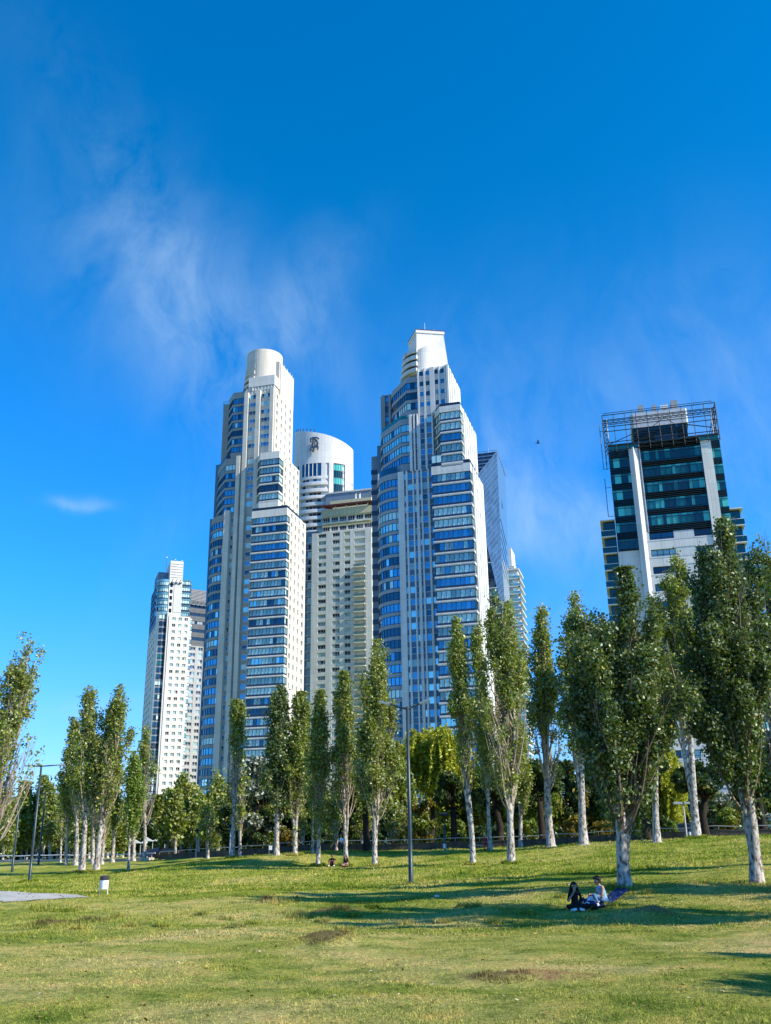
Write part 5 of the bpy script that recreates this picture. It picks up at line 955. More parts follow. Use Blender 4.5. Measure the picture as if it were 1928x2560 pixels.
for i, (px, Y, top_, w_, lf, l2, lb) in enumerate([(1165, 112, 1925, 84, 'leaf_poplar', 'leaf_yellowgreen', 'mixed green tree behind the narrow leaning poplar'), (1222, 110, 1915, 86, 'leaf_yellowgreen', 'leaf_dark', 'dark and yellow-green tree behind the person in red'), (1290, 116, 1900, 90, 'leaf_dark', 'leaf_poplar', 'dark round tree behind the large open poplar'),
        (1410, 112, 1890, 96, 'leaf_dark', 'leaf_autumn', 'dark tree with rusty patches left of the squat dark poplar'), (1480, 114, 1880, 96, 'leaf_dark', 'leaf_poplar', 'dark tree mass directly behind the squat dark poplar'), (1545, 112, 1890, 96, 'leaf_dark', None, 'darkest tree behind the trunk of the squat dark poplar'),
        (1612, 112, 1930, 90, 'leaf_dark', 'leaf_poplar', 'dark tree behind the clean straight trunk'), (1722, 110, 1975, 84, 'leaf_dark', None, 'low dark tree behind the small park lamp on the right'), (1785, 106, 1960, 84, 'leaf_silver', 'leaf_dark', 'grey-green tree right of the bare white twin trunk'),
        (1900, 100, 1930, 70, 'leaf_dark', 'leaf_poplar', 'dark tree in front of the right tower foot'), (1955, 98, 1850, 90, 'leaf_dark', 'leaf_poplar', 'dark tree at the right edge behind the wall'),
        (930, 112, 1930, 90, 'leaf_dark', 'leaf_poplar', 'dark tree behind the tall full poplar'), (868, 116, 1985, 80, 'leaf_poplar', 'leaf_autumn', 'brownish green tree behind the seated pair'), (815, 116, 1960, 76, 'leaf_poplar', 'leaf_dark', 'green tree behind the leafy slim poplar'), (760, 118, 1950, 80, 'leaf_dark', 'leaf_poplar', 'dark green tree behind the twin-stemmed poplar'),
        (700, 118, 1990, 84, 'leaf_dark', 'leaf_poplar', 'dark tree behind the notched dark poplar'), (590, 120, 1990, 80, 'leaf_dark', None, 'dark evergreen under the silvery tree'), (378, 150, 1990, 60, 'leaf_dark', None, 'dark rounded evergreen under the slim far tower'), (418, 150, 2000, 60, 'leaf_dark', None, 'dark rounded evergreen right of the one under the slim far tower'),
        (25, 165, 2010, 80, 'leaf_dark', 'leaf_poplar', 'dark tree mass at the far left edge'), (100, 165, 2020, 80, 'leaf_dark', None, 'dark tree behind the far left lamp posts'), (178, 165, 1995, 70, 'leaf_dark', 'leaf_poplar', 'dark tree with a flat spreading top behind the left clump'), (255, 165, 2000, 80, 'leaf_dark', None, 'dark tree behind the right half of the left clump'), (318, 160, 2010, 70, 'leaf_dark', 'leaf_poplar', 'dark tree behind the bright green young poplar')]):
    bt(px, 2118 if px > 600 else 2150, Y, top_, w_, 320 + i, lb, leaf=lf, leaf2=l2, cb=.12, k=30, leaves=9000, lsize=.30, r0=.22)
for i, (px, py, Y, top_, w_, lf, l2, lb) in enumerate([(1822, 2092, 92, 2015, 74, 'leaf_autumn', 'leaf_yellowgreen', 'golden brown bush behind the wall at the right'), (1585, 2105, 94, 2030, 70, 'leaf_bright', 'leaf_dark', 'green bush between the squat poplar and the straight trunk'), (1505, 2108, 94, 2050, 60, 'leaf_autumn', 'leaf_dark', 'rusty bush left of the squat dark poplar trunk'),
        (1440, 2110, 94, 2035, 56, 'leaf_autumn', 'leaf_yellowgreen', 'yellow leaved bush left of the forked pale trunk'), (1330, 2113, 96, 2050, 50, 'leaf_yellowgreen', 'leaf_dark', 'bush with yellow leaves right of the large open poplar'), (1140, 2116, 98, 2040, 60, 'leaf_bright', 'leaf_dark', 'fresh green bush beside the dark park lamp'),
        (1060, 2118, 98, 1990, 76, 'leaf_autumn', 'leaf_yellowgreen', 'ochre-green bush below the yellow willow'), (985, 2120, 98, 2020, 70, 'leaf_autumn', 'leaf_dark', 'brown leaved bush left of the near lamp post'), (900, 2124, 98, 2030, 56, 'leaf_autumn', 'leaf_yellowgreen', 'golden bush behind the slim lit poplar'), (718, 2130, 100, 2065, 52, 'leaf_autumn', 'leaf_yellowgreen', 'yellow-brown bush right of the notched dark poplar'),
        (1385, 2112, 98, 2060, 60, 'leaf_dark', None, 'low dark bush behind the slender lone poplar'), (1260, 2114, 98, 2060, 60, 'leaf_dark', 'leaf_poplar', 'low dark bush right of the person in red'), (1200, 2116, 98, 2060, 56, 'leaf_dark', None, 'low dark bush left of the person in red'), (1655, 2104, 92, 2045, 70, 'leaf_bright', 'leaf_dark', 'leafy bush under the glowing willow'), (650, 2134, 100, 2080, 60, 'leaf_dark', None, 'low dark bush beneath the silvery tree'), (820, 2126, 100, 2075, 60, 'leaf_dark', 'leaf_autumn', 'low brownish bush behind the seated pair')]):
    bt(px, py, Y, top_, w_, 360 + i, lb, name='bush', leaf=lf, leaf2=l2, cb=.05, k=16, leaves=3800, lsize=.24, r0=.06, cat='bush')
def dark_trunk(px, py, Y, topy, seed, label):  # near-black bark puts the shade on these trunks into their colour
    b = at(px, py, Y); z = H(b.x, b.y); t = at(px, topy, Y); return broad('shade_tree', (b.x, b.y, z), t.z - z, 2.3, .3, seed, label, leaf='leaf_dark', cb=.5, k=16, leaves=3500, lsize=.28)
for i, (px, py, Y, t_, lb) in enumerate([(918, 2128, 90, 1900, 'thick tree, trunk coloured dark as in shade, between two poplars by the wall'), (1137, 2117, 92, 1930, 'dark-trunked tree right of the dark park lamp'), (1250, 2114, 90, 1920, 'dark-trunked tree just left of the large open poplar'), (1360, 2112, 90, 1900, 'dark-trunked tree touching the slender lone poplar'), (1622, 2106, 82, 1880, 'dark-trunked tree left of the clean straight trunk'), (1768, 2096, 82, 1900, 'dark-trunked tree right of the white twin trunk'), (1912, 2090, 84, 1880, 'dark-trunked tree at the far right')]): dark_trunk(px, py, Y, t_, 400 + i, lb)
for i, (px, py, Y, t_, w_, ln, lb) in enumerate([(842, 2126, 92, 1990, 60, -18, 'bare crooked pale tree left behind the slim lit poplar'), (760, 2132, 94, 1990, 56, -22, 'bare forked pale tree between the twin stems'), (905, 2124, 94, 2010, 60, 14, 'bare pale tree right behind the slim lit poplar'), (970, 2122, 96, 2010, 60, 22, 'bare crooked pale tree left of the near lamp post'), (520, 2140, 98, 1995, 40, 2, 'bare twiggy poplar below the cream tower'), (600, 2140, 96, 1880, 34, 4, 'bare brown-twigged poplar beside the lone spindly one')]):
    tp(px, py, Y, px + ln, t_, w_, 420 + i, lb, r0=.2, forks=3, cb=.2, nb=34, leaves=700, lsize=.25, low=.5, top=.5, spread=.6, fork_h=.12)
#PROPS
# a far-off belt of trees closes the view under the towers
def belt():
    rg = np.random.default_rng(77); n = 90000; x = rg.uniform(-110, 120, n); y = 168 + rg.uniform(0, 14, n) + 4 * np.sin(x * .1); top = 5.6 + 1.3 * np.sin(x * .35) + .9 * np.sin(x * .93 + 2) + .7 * np.sin(x * 2.1)
    top = np.where(x < -25, top * .85, top); z = height(x, y, False) + top * rg.random(n) ** .7; V = leaf_quads(rg, np.stack([x, y, z], 1), .55)
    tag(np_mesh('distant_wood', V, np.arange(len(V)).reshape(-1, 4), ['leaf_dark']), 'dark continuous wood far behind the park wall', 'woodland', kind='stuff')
belt()
# ------------------------------------------------------------------ wall with its rail
WP = [at(*p) for p in [(398, 2150, 114), (480, 2146, 108), (560, 2143, 100), (700, 2134, 95), (850, 2129, 92), (1000, 2125, 90), (1200, 2119, 88), (1400, 2113, 86), (1600, 2106, 84), (1800, 2097, 82), (2060, 2088, 80)]]
def wall():  # concrete is coloured dark, standing in for the shade on the wall
    e = empty('park_wall', (WP[5].x, WP[5].y, H(WP[5].x, WP[5].y)), 'long low concrete wall in shade-dark colour with a metal rail along its top', 'wall'); O = e.location
    pts = []
    for i in range(len(WP) - 1):
        for k in range(10): p = WP[i].lerp(WP[i + 1], k / 10); pts.append((p.x - O.x, p.y - O.y, H(p.x, p.y) - O.z))
    mb = MB(); cp = MB()
    for i in range(len(pts) - 1):
        a, b = pts[i], pts[i + 1]; P, L = seg(a[:2], b[:2])
        def Q(s_, o, z, a=a, b=b, P=P, L=L): x, y, _ = P(s_, o, 0); return (x, y, a[2] + (b[2] - a[2]) * s_ / L + z)
        mb.hexa(Q, .015, L - .015, -.15, .15, -.3, .5, 'concrete_shaded'); cp.hexa(Q, 0, L, -.19, .19, .503, .56, 'concrete_shaded')
    mb.build('wall_body', e); cp.build('coping', e)
    mb = MB(); mb.tube([(p[0], p[1], p[2] + .84) for p in pts], [.035] * len(pts), 6, 'rail_metal'); mb.build('handrail', e)
    mb = MB()
    for p in pts[::3]: mb.tube([(p[0], p[1], p[2] + .5), (p[0], p[1], p[2] + .84)], [.02, .02], 5, 'rail_metal')
    tag(mb.build('rail_post', e), kind='stuff')
    # left: pale kerb with a white rail
    A = [at(-90, 2160, 128), at(60, 2157, 124), at(200, 2154, 120), at(330, 2152, 117), at(396, 2150, 114.5)]; e = empty('park_rail', (A[2].x, A[2].y, H(A[2].x, A[2].y)), 'thin white metal rail on a pale kerb behind the left clump of poplars', 'railing'); O = e.location
    pts = []
    for i in range(len(A) - 1):
        for k in range(8): p = A[i].lerp(A[i + 1], k / 8); pts.append((p.x - O.x, p.y - O.y, H(p.x, p.y) - O.z))
    mb = MB(); kb = MB()
    mb.tube([(p[0], p[1], p[2] + .75) for p in pts], [.05] * len(pts), 6, 'frame_white')
    for p in pts[::2]: mb.tube([(p[0], p[1], p[2] - .1), (p[0], p[1], p[2] + .75)], [.03, .03], 5, 'frame_white')
    for i in range(len(pts) - 1):
        a, b = pts[i], pts[i + 1]; P, L = seg(a[:2], b[:2]); kb.hexa(lambda s_, o, z, a=a, b=b, P=P, L=L: (P(s_, o, 0)[0], P(s_, o, 0)[1], a[2] + (b[2] - a[2]) * s_ / L + z), .01, L - .01, .1, .9, -.3, .28, 'concrete_light')
    mb.build('handrail', e); kb.build('kerb', e)
wall()
# ------------------------------------------------------------------ lamps
def big_lamp(px, py, Y, tpy, arms, label):
    b = at(px, py, Y); z = H(b.x, b.y); h = at(px, tpy, Y).z - z; e = empty('lamp_post', (b.x, b.y, z), label, 'lamp post', 'tall lamp posts of the park')
    m = MB(); m.tube([(0, 0, -.2), (0, 0, 2.2), (0, 0, h)], [.13, .11, .075], 12, 'pole_paint'); m.tube([(0, 0, h - .02), (0, 0, h + .12)], [.085, .07], 10, 'pole_paint'); m.build('pole', e, True)
    m = MB(); m.tube([(0, 0, -.05), (0, 0, .06)], [.2, .17], 12, 'pole_paint'); m.box(-.05, .05, -.112, -.09, .75, 1.05, 'steel'); m.build('base', e)
    for dx, dy, up, L in arms:
        m = MB(); q = (dx * L, dy * L, h + up * L); m.tube([(0, 0, h), (dx * L * .5, dy * L * .5, h + up * L * .42), q], [.06, .055, .045], 7, 'pole_paint'); a = m.build('arm', e, True)
        d = Vector((dx, dy, up * 1.05)).normalized(); s_ = Vector((-dy, dx, 0)); n = d.cross(s_); o = Vector(q); m = MB()
        def P(a_, w, t): v = o + d * a_ + s_ * w + n * -t; return (v.x, v.y, v.z)
        m.hexa(P, -.05, .55, -.14, .14, -.04, .05, 'lamp_metal'); m.hexa(P, .06, .5, -.11, .11, .052, .07, 'lamp_lens') ; m.hexa(P, -.12, .1, -.05, .05, -.05, .04, 'pole_paint'); m.build('lamp_head', a)
    return e
big_lamp(1028, 2213, 52, 1772, [(-.99, .15, .30, 1.0), (.97, -.2, .36, .75)], 'near dark green lamp post with two raised arms in the middle of the lawn')
big_lamp(73, 2208, 79, 1916, [(-.97, .2, .06, .9), (.98, .1, .06, 1.3), (.05, -1, .12, .5)], 'lamp post at the left beyond the path, one head facing the camera')
big_lamp(30, 2182, 100, 1972, [(-.98, .1, .08, 1.4), (.98, .1, .1, 1.6)], 'leftmost lamp post, its pole crossed by poplar twigs')
big_lamp(96, 2163, 112, 1985, [(-.98, .1, .06, 1.0), (.98, .1, .06, 1.0)], 'thin faraway lamp post just right of the one beyond the path')
def park_lamp(px, py, Y, tpy, kind, label, group=None):
    b = at(px, py, Y); z = H(b.x, b.y); h = at(px, tpy, Y).z - z; e = empty('park_lamp', (b.x, b.y, z), label, 'park lamp', 'small lamps along the promenade'); m = MB(); c = 'rail_metal' if kind != 'dark' else 'steel'
    m.tube([(0, 0, -.2), (0, 0, h)], [.07, .055], 8, c); m.build('pole', e, True)
    if kind == 'tee':
        for s_ in (-1, 1): m = MB(); m.box(min(.08 * s_, .8 * s_), max(.08 * s_, .8 * s_), -.16, .16, h - .05, h + .10, 'lamp_metal'); m.box(min(.2 * s_, .75 * s_), max(.2 * s_, .75 * s_), -.13, .13, h - .07, h - .052, 'lamp_lens'); m.build('lamp_head', e)
    elif kind == 'wing':
        for s_ in (-1, 1): m = MB(); m.prism([(.05 * s_, -.2), (.85 * s_, -.16), (1.0 * s_, 0), (.85 * s_, .16), (.05 * s_, .2)], h, lambda p: h + .05 + abs(p[0]) * .55, 'sign_white'); m.build('lamp_head', e)
    elif kind == 'dark':
        m = MB(); m.prism([(-.42, -.42), (.42, -.42), (.42, .42), (-.42, .42)], h, h + .16, 'dark_void'); m.prism([(-.28, -.28), (.28, -.28), (.28, .28), (-.28, .28)], h + .16, h + .26, 'steel'); m.build('lamp_head', e)
    elif kind == 'globe': m = MB(); m.ellipsoid((0, 0, h + .15), (.24, .24, .2), 'dark_void'); m.box(-.2, .2, -.2, .2, h - .04, h, 'steel'); m.build('lamp_head', e)
    return e
park_lamp(122, 2160, 150, 2116, 'tee', 'small T-shaped park lamp left of the left clump'); park_lamp(290, 2156, 150, 2117, 'tee', 'small T-shaped park lamp between the left clump and the bright young poplar')
park_lamp(349, 2153, 140, 2108, 'wing', 'small park lamp with winged white heads touching the nearly leafless poplar'); park_lamp(379, 2152, 140, 2103, 'wing', 'small park lamp with winged white heads standing clear at the right of the leafless poplar'); park_lamp(410, 2150, 135, 2102, 'tee', 'small park lamp in front of the far middle row of poplars')
park_lamp(490, 2141, 104, 2080, 'globe', 'small round-headed park lamp left of the lone spindly poplar'); park_lamp(574, 2140, 90, 2070, 'globe', 'pale post with a dark round head touching the lone spindly poplar')
park_lamp(1113, 2118, 86, 2040, 'dark', 'black square-headed park lamp right of the near tall lamp post'); park_lamp(1718, 2097, 80, 2008, 'tee', 'small park lamp with two white heads left of the white twin trunk')
# ------------------------------------------------------------------ bin, signs, bench, cars
def litter_bin():
    b = at(258, 2240, 50); e = empty('litter_bin', (b.x, b.y, H(b.x, b.y)), 'white round litter bin with a dark cap on two legs beside the path', 'litter bin'); m = MB()
    m.tube([(0, 0, .34), (0, 0, .74)], [.185, .2], 20, 'bin_white'); m.tube([(0, 0, .33), (0, 0, .36)], [.19, .19], 20, 'bin_white'); m.build('bucket', e, False)
    m = MB(); m.tube([(0, 0, .742), (0, 0, .80), (0, 0, .92), (0, 0, .935)], [.21, .22, .225, .17], 20, 'bin_cap'); m.ellipsoid((0, 0, .93), (.17, .17, .03), 'bin_cap'); m.build('cap', e, False)
    for s_ in (-1, 1):
        m = MB(); m.tube([(.2 * s_, 0, -.1), (.195 * s_, 0, .5), (.21 * s_, 0, .72)], [.022] * 3, 8, 'bin_white'); m.build('leg', e)
litter_bin()
def sign(px, py, Y, w, z0, z1, posts, label, mt='sign_white'):
    b = at(px, py, Y); e = empty('notice_board', (b.x, b.y, H(b.x, b.y)), label, 'notice board'); m = MB(); m.box(-w / 2, w / 2, -.03, .03, z0, z1, mt); m.box(-w / 2 - .03, w / 2 + .03, -.035, .035, z1, z1 + .04, 'frame_white'); m.build('panel', e)
    for x in posts: m = MB(); m.tube([(x, .045, -.1), (x, .045, z1)], [.02, .02], 6, 'rail_metal'); m.build('post', e)
sign(676, 2139, 88, .28, .42, .74, (-.12, .3), 'small white notice board on posts left of the notched dark poplar'); sign(1111, 2119, 85, .2, .3, .62, (-.08, .2), 'small white notice board under the black square-headed lamp')
def pale_bin():
    b = at(1730, 2097, 79); e = empty('waste_container', (b.x, b.y, H(b.x, b.y)), 'pale blue waste container next to the small lamp on the right', 'waste container'); m = MB(); m.prism([(-.17, -.15), (.17, -.15), (.17, .15), (-.17, .15)], 0, .42, 'bin_white'); m.build('bucket', e)
    m = MB(); m.prism([(-.19, -.17), (.19, -.17), (.19, .17), (-.19, .17)], .42, .47, 'sign_white'); m.build('lid', e)
pale_bin()
def bench():
    b = at(1203, 2120, 84.5); e = empty('bench', (b.x, b.y, H(b.x, b.y)), 'low pale concrete bench in front of the wall under the person in red', 'bench'); m = MB(); m.box(-1.1, 1.1, -.2, .2, .34, .42, 'concrete_light'); m.build('seat', e)
    for s_ in (-1, 1): m = MB(); m.box(.85 * s_ - .12, .85 * s_ + .12, -.18, .18, -.1, .338, 'concrete_light'); m.build('leg', e)
    return e
BN = bench()
def car(px, py, Y, rz, label, paint='car_silver'):
    b = at(px, py, Y); e = empty('parked_car', (b.x, b.y, b.z), label, 'car', 'cars parked beyond the wall', rz=rz); W2 = .86
    def shell(prof, w, m, mt):
        for i in range(len(prof) - 1):
            (x0, z0, i0), (x1, z1, i1) = prof[i], prof[i + 1]; m.face([(x0, -w + i0, z0), (x1, -w + i1, z1), (x1, w - i1, z1), (x0, w - i0, z0)], mt)
    prof = [(-2.1, .3, .1), (-2.15, .62, .05), (-2.05, .86, .06), (-1.6, .94, .08), (-1.15, 1.36, .2), (-.2, 1.45, .22), (.55, 1.38, .2), (1.15, .95, .08), (1.95, .82, .08), (2.15, .6, .08), (2.12, .3, .1)]
    m = MB(); shell(prof, W2, m, paint)
    for s_ in (-1, 1): m.face([(x, s_ * (W2 - i), z) for x, z, i in prof], paint)
    m.build('body', e)
    for s_ in (-1, 1):
        m = MB(); m.face([(-1.35, s_ * (W2 - .115), 1.0), (-1.02, s_ * (W2 - .185), 1.32), (-.2, s_ * (W2 - .21), 1.39), (.45, s_ * (W2 - .185), 1.33), (.9, s_ * (W2 - .10), 1.0)], 'glass_dark'); m.build('side_window', e)
        for x in (-1.35, 1.35): m = MB(); m.tube([(x, s_ * (W2 - .2), .32), (x, s_ * (W2 + .01), .32)], [.32, .32], 18, 'tyre'); w_ = m.build('wheel', e); m = MB(); m.tube([(x, s_ * (W2 + .01), .32), (x, s_ * (W2 + .025), .32)], [.19, .17], 12, 'lamp_metal'); m.build('rim', w_)
    m = MB(); m.face([(.6, -.62, 1.37), (1.13, -.72, .98), (1.13, .72, .98), (.6, .62, 1.37)], 'glass_dark'); m.build('windscreen', e)
    return e
for args in [(1714, 2098, 94, .05, 'dark car parked behind the wall, its roof left of the small right lamp', 'car_dark'), (1772, 2096, 94, .08, 'dark car parked behind the wall right of the white twin trunk', 'cloth_navy'), (395, 2152, 122, .2, 'dark parked car left of the far middle row of poplars', 'cloth_navy'), (430, 2150, 121, .2, 'black parked car in front of the far middle row of poplars', 'cloth_black')]: car(*args)
# ------------------------------------------------------------------ people
def capsule(mb, a, b, r0, r1, mt='skin', n=10):
    a, b = Vector(a), Vector(b); d = (b - a); L = d.length; d = d / max(L, 1e-6); pts = []; rad = []
    for q in (-90, -60, -30, 0): t = math.radians(q); pts.append(tuple(a + d * r0 * math.sin(t))); rad.append(max(1e-3, r0 * math.cos(t)))
    for q in (0, 30, 60, 90): t = math.radians(q); pts.append(tuple(b + d * r1 * math.sin(t))); rad.append(max(1e-3, r1 * math.cos(t)))
    mb.tube(pts, rad, n, mt)
def hand(parts, w, d, up, s=1, skin='skin', curl=.5):
    """palm and five unequal bent fingers at wrist w, pointing along d, thumb towards s"""
    w, d, up = Vector(w), Vector(d).normalized(), Vector(up).normalized(); sd_ = d.cross(up).normalized() * s
    parts.append((w, w + d * .075, .024, .030, skin)); parts.append((w + sd_ * .02 + d * .03, w + sd_ * .022 + d * .08, .019, .016, skin)); parts.append((w - sd_ * .02 + d * .03, w - sd_ * .022 + d * .075, .019, .015, skin))
    for k, L in enumerate((.066, .074, .069, .054)):
        o = w + sd_ * (.030 - .019 * k) + d * .085; m = o + d * L * .5 - up * L * curl * .2; t = m + d * L * (.5 - curl * .3) - up * L * curl * .5; parts.append((o, m, .0095, .009, skin)); parts.append((m, t, .009, .0075, skin))
    o = w + sd_ * .028 + d * .025; m = o + sd_ * .028 + d * .028; parts.append((o, m, .012, .0105, skin)); parts.append((m, m + d * .03 - up * .01, .0105, .009, skin))
def face_on(e, c, f, mt='skin_deep'):
    pass
def person(label, loc, rz, parts, hair, shoes, voxel=.014, scale=1.0, extra=None, group=None):
    e = empty('person', loc, label, 'person', group, rz); e.scale = (scale,) * 3; mb = MB()
    for a, b, r0, r1, z in parts: capsule(mb, a, b, r0, r1, z)
    o = mb.build('tmp', None); md = o.modifiers.new('r', 'REMESH'); md.mode = 'VOXEL'; md.voxel_size = voxel; sm = o.modifiers.new('s', 'SMOOTH'); sm.factor = .5; sm.iterations = 3
    bpy.context.view_layer.update(); dg = bpy.context.evaluated_depsgraph_get(); me = bpy.data.meshes.new_from_object(o.evaluated_get(dg)); me.name = 'body'; bpy.data.objects.remove(o)
    me.materials.clear(); zones = []; 
    for p in parts:
        if p[4] not in zones: zones.append(p[4])
    for z in zones: me.materials.append(MATS[z])
    n = len(me.polygons); C = np.zeros(n * 3); me.polygons.foreach_get('center', C); C = C.reshape(-1, 3); best = np.full(n, 1e9); mi = np.zeros(n, np.int32)
    for a, b, r0, r1, z in parts:
        a, b = np.array(a), np.array(b); d = b - a; t = np.clip(((C - a) @ d) / max(1e-9, d @ d), 0, 1); q = np.linalg.norm(C - a - t[:, None] * d, axis=1) - (r0 + (r1 - r0) * t); k = q < best; best[k] = q[k]; mi[k] = zones.index(z)
    me.polygons.foreach_set('material_index', mi); me.polygons.foreach_set('use_smooth', [True] * n); me.update(); body = bpy.data.objects.new('body', me); COL.objects.link(body); body.parent = e
    if hair: m = MB(); hair(m); m.build('hair', e, True)
    for s_ in shoes: m = MB(); m.tube([s_[0], s_[1], s_[2]], [.045, .05, .035], 10, s_[3]); m.ellipsoid(s_[1], (.06, .06, .045), s_[3]); m.build('shoe', e, True)
    if extra:
        for nm, fn in extra: m = MB(); fn(m); m.build(nm, e, True)
    return e
def head(parts, c, f, skin='skin', r=.098):
    """skull, jaw, nose, ears, brow turned towards f"""
    c, f = Vector(c), Vector(f).normalized(); u = Vector((0, 0, 1)); s_ = f.cross(u).normalized(); u = s_.cross(f)
    parts += [(c + u * .02 - f * .015, c + u * .02 + f * .01, r * .98, r * .93, skin), (c - u * .045 + f * .025, c - u * .075 + f * .045, .062, .042, skin), (c + f * .088 - u * .005, c + f * .108 - u * .03, .012, .016, skin), (c + f * .082 - u * .055 - s_ * .015, c + f * .082 - u * .055 + s_ * .015, .014, .014, skin)]
    for q in (-1, 1): parts.append((c + s_ * q * .092 - u * .01, c + s_ * q * .097 - u * .03, .017, .014, skin)); parts.append((c + f * .08 + s_ * q * .035 + u * .025, c + f * .083 + s_ * q * .02 + u * .024, .012, .012, skin))
    return c, f, u, s_
def eyes(c, f):
    c, f = Vector(c), Vector(f).normalized(); s_ = f.cross(Vector((0, 0, 1))).normalized(); u = s_.cross(f)
    def fn(m):
        for q in (-1, 1): p = c + f * .088 + s_ * q * .034 + u * .006; m.ellipsoid(tuple(p), (.012, .012, .007), 'hair_dark', 8, 5)
        p = c + f * .097 - u * .056; m.ellipsoid(tuple(p), (.02, .02, .005), 'maroon', 8, 5)
    return fn
def woman_black():
    P = []; K = 'cloth_black'
    P += [((-.07, 0, .13), (.07, 0, .13), .13, .13, K), ((0, 0, .15), (0, .01, .36), .135, .115, K), ((0, .01, .36), (0, .0, .50), .12, .125, K), ((-.10, 0, .535), (.10, 0, .535), .07, .07, K), ((0, -.03, .55), (0, -.01, .66), .05, .046, 'skin')]
    head(P, (0, -.02, .755), (-.12, -1, -.12))
    P += [((-.17, 0, .53), (-.25, -.08, .33), .05, .042, K), ((-.25, -.08, .33), (-.25, -.10, .31), .04, .038, 'skin'), ((-.25, -.10, .31), (-.05, -.17, .60), .036, .026, 'skin')]; hand(P, (-.05, -.17, .60), (.25, -.1, 1), (-.5, -1, 0), -1, curl=.9)
    P += [((.17, 0, .53), (.26, .02, .30), .05, .042, K), ((.26, .02, .30), (.31, -.06, .08), .036, .026, 'skin')]; hand(P, (.31, -.06, .08), (.2, -.8, -.5), (0, .3, 1), 1, curl=.3)
    P += [((-.09, -.02, .12), (-.33, -.30, .15), .095, .07, K), ((-.33, -.30, .15), (-.04, -.46, .07), .062, .045, K), ((.09, -.02, .12), (.34, -.27, .15), .095, .07, K), ((.34, -.27, .15), (.02, -.40, .08), .062, .045, K), ((-.25, -.25, .1), (.25, -.25, .1), .08, .08, K), ((0, -.1, .1), (0, -.38, .1), .1, .08, K)]
    def hair(m):
        c = Vector((0, -.005, .775)); rd = random.Random(1); m.ellipsoid(tuple(c + Vector((0, .018, .015))), (.118, .112, .118), 'hair_dark', 16, 10, lambda d: 1.0 if d.y > -.45 else .80)
        for k in range(46):
            a = math.radians(rd.uniform(-15, 195)); x, y = .112 * math.cos(a), .10 * math.sin(a); L = rd.uniform(.24, .34); m.tube([(x * .7, y * .7 + .02, .84), (x * 1.02, y + .01, .76), (x * 1.25, y * 1.1 + .02, .66), (x * 1.35 + rd.uniform(-.02, .02), y * 1.15 + .03, .80 - L)], [.02, .024, .024, .008], 5, 'hair_dark')
        for k in range(9): x = -.06 + .015 * k; m.tube([(x * .6, -.05, .875), (x, -.108, .845), (x * 1.15, -.122, .805)], [.015, .014, .006], 5, 'hair_dark')
    p = at(1439, 2274, 30); return person('seated woman in a black dress, long dark hair, hand at her mouth', (p.x, p.y, H(p.x, p.y)), .12, P, hair, [((-.10, -.44, .07), (-.2, -.5, .05), (-.31, -.53, .045), 'cloth_white'), ((0, -.40, .08), (.06, -.50, .05), (.14, -.55, .045), 'cloth_white')], 0.011, .88, [('eyes_and_lips', eyes((0, -.02, .755), (-.12, -1, -.12)))])
def man_tank():
    P = []; S_ = 'cloth_lightblue'; D = 'denim'
    P += [((.0, -.08, .14), (0, .08, .14), .12, .12, D), ((0, 0, .18), (-.05, 0, .38), .12, .12, S_), ((-.05, 0, .38), (-.10, 0, .50), .125, .13, S_), ((-.11, -.10, .555), (-.11, .10, .555), .065, .065, S_), ((-.12, 0, .57), (-.17, 0, .67), .052, .048, 'skin')]
    F = (-1, -.18, -.55); head(P, (-.205, -.01, .755), F)
    for s_ in (-1, 1):
        P += [((-.11, .165 * s_, .555), (-.12, .19 * s_, .52), .06, .055, 'skin'), ((-.12, .19 * s_, .52), (-.17, .22 * s_, .28), .05, .038, 'skin'), ((-.17, .22 * s_, .28), (-.40, .08 * s_, .34), .036, .026, 'skin')]; hand(P, (-.40, .08 * s_, .34), (-1, -.35 * s_, .1), (0, 0, 1), s_, curl=.8)
    P += [((-.03, -.1, .15), (-.42, -.17, .33), .088, .062, D), ((-.42, -.17, .33), (-.36, -.26, .13), .056, .044, D), ((-.36, -.26, .13), (-.36, -.28, .08), .036, .034, 'skin'), ((-.03, .1, .15), (-.44, .12, .27), .088, .062, D), ((-.44, .12, .27), (-.72, .05, .10), .056, .042, D), ((-.72, .05, .10), (-.76, .04, .09), .036, .034, 'skin')]
    def hair(m):
        rd = random.Random(4); c = Vector((-.19, 0, .80)); m.ellipsoid(tuple(c), (.115, .115, .10), 'hair_dark', 14, 9)
        for k in range(90):
            d = Vector((rd.gauss(.1, 1), rd.gauss(0, 1), abs(rd.gauss(.5, .7)))).normalized(); p = c + Vector((d.x * .108, d.y * .112, d.z * .095)); m.ellipsoid(tuple(p), (.032, .032, .028), 'hair_dark', 7, 5)
        for k in range(30): d = Vector((rd.uniform(.1, 1), rd.uniform(-1, 1), 0)).normalized(); p = c + Vector((d.x * .10, d.y * .108, rd.uniform(-.08, 0))); m.ellipsoid(tuple(p), (.026, .026, .028), 'hair_dark', 7, 5)
    p = at(1512, 2264, 31); return person('seated man with curly dark hair, light blue tank top and jeans, looking down', (p.x, p.y, H(p.x, p.y)), .25, P, hair, [((-.37, -.27, .06), (-.40, -.32, .04), (-.45, -.40, .035), 'cloth_white'), ((-.76, .04, .08), (-.84, .02, .10), (-.88, .0, .16), 'cloth_white')], .011, .94, [('eyes_and_lips', eyes((-.205, -.01, .755), F))])
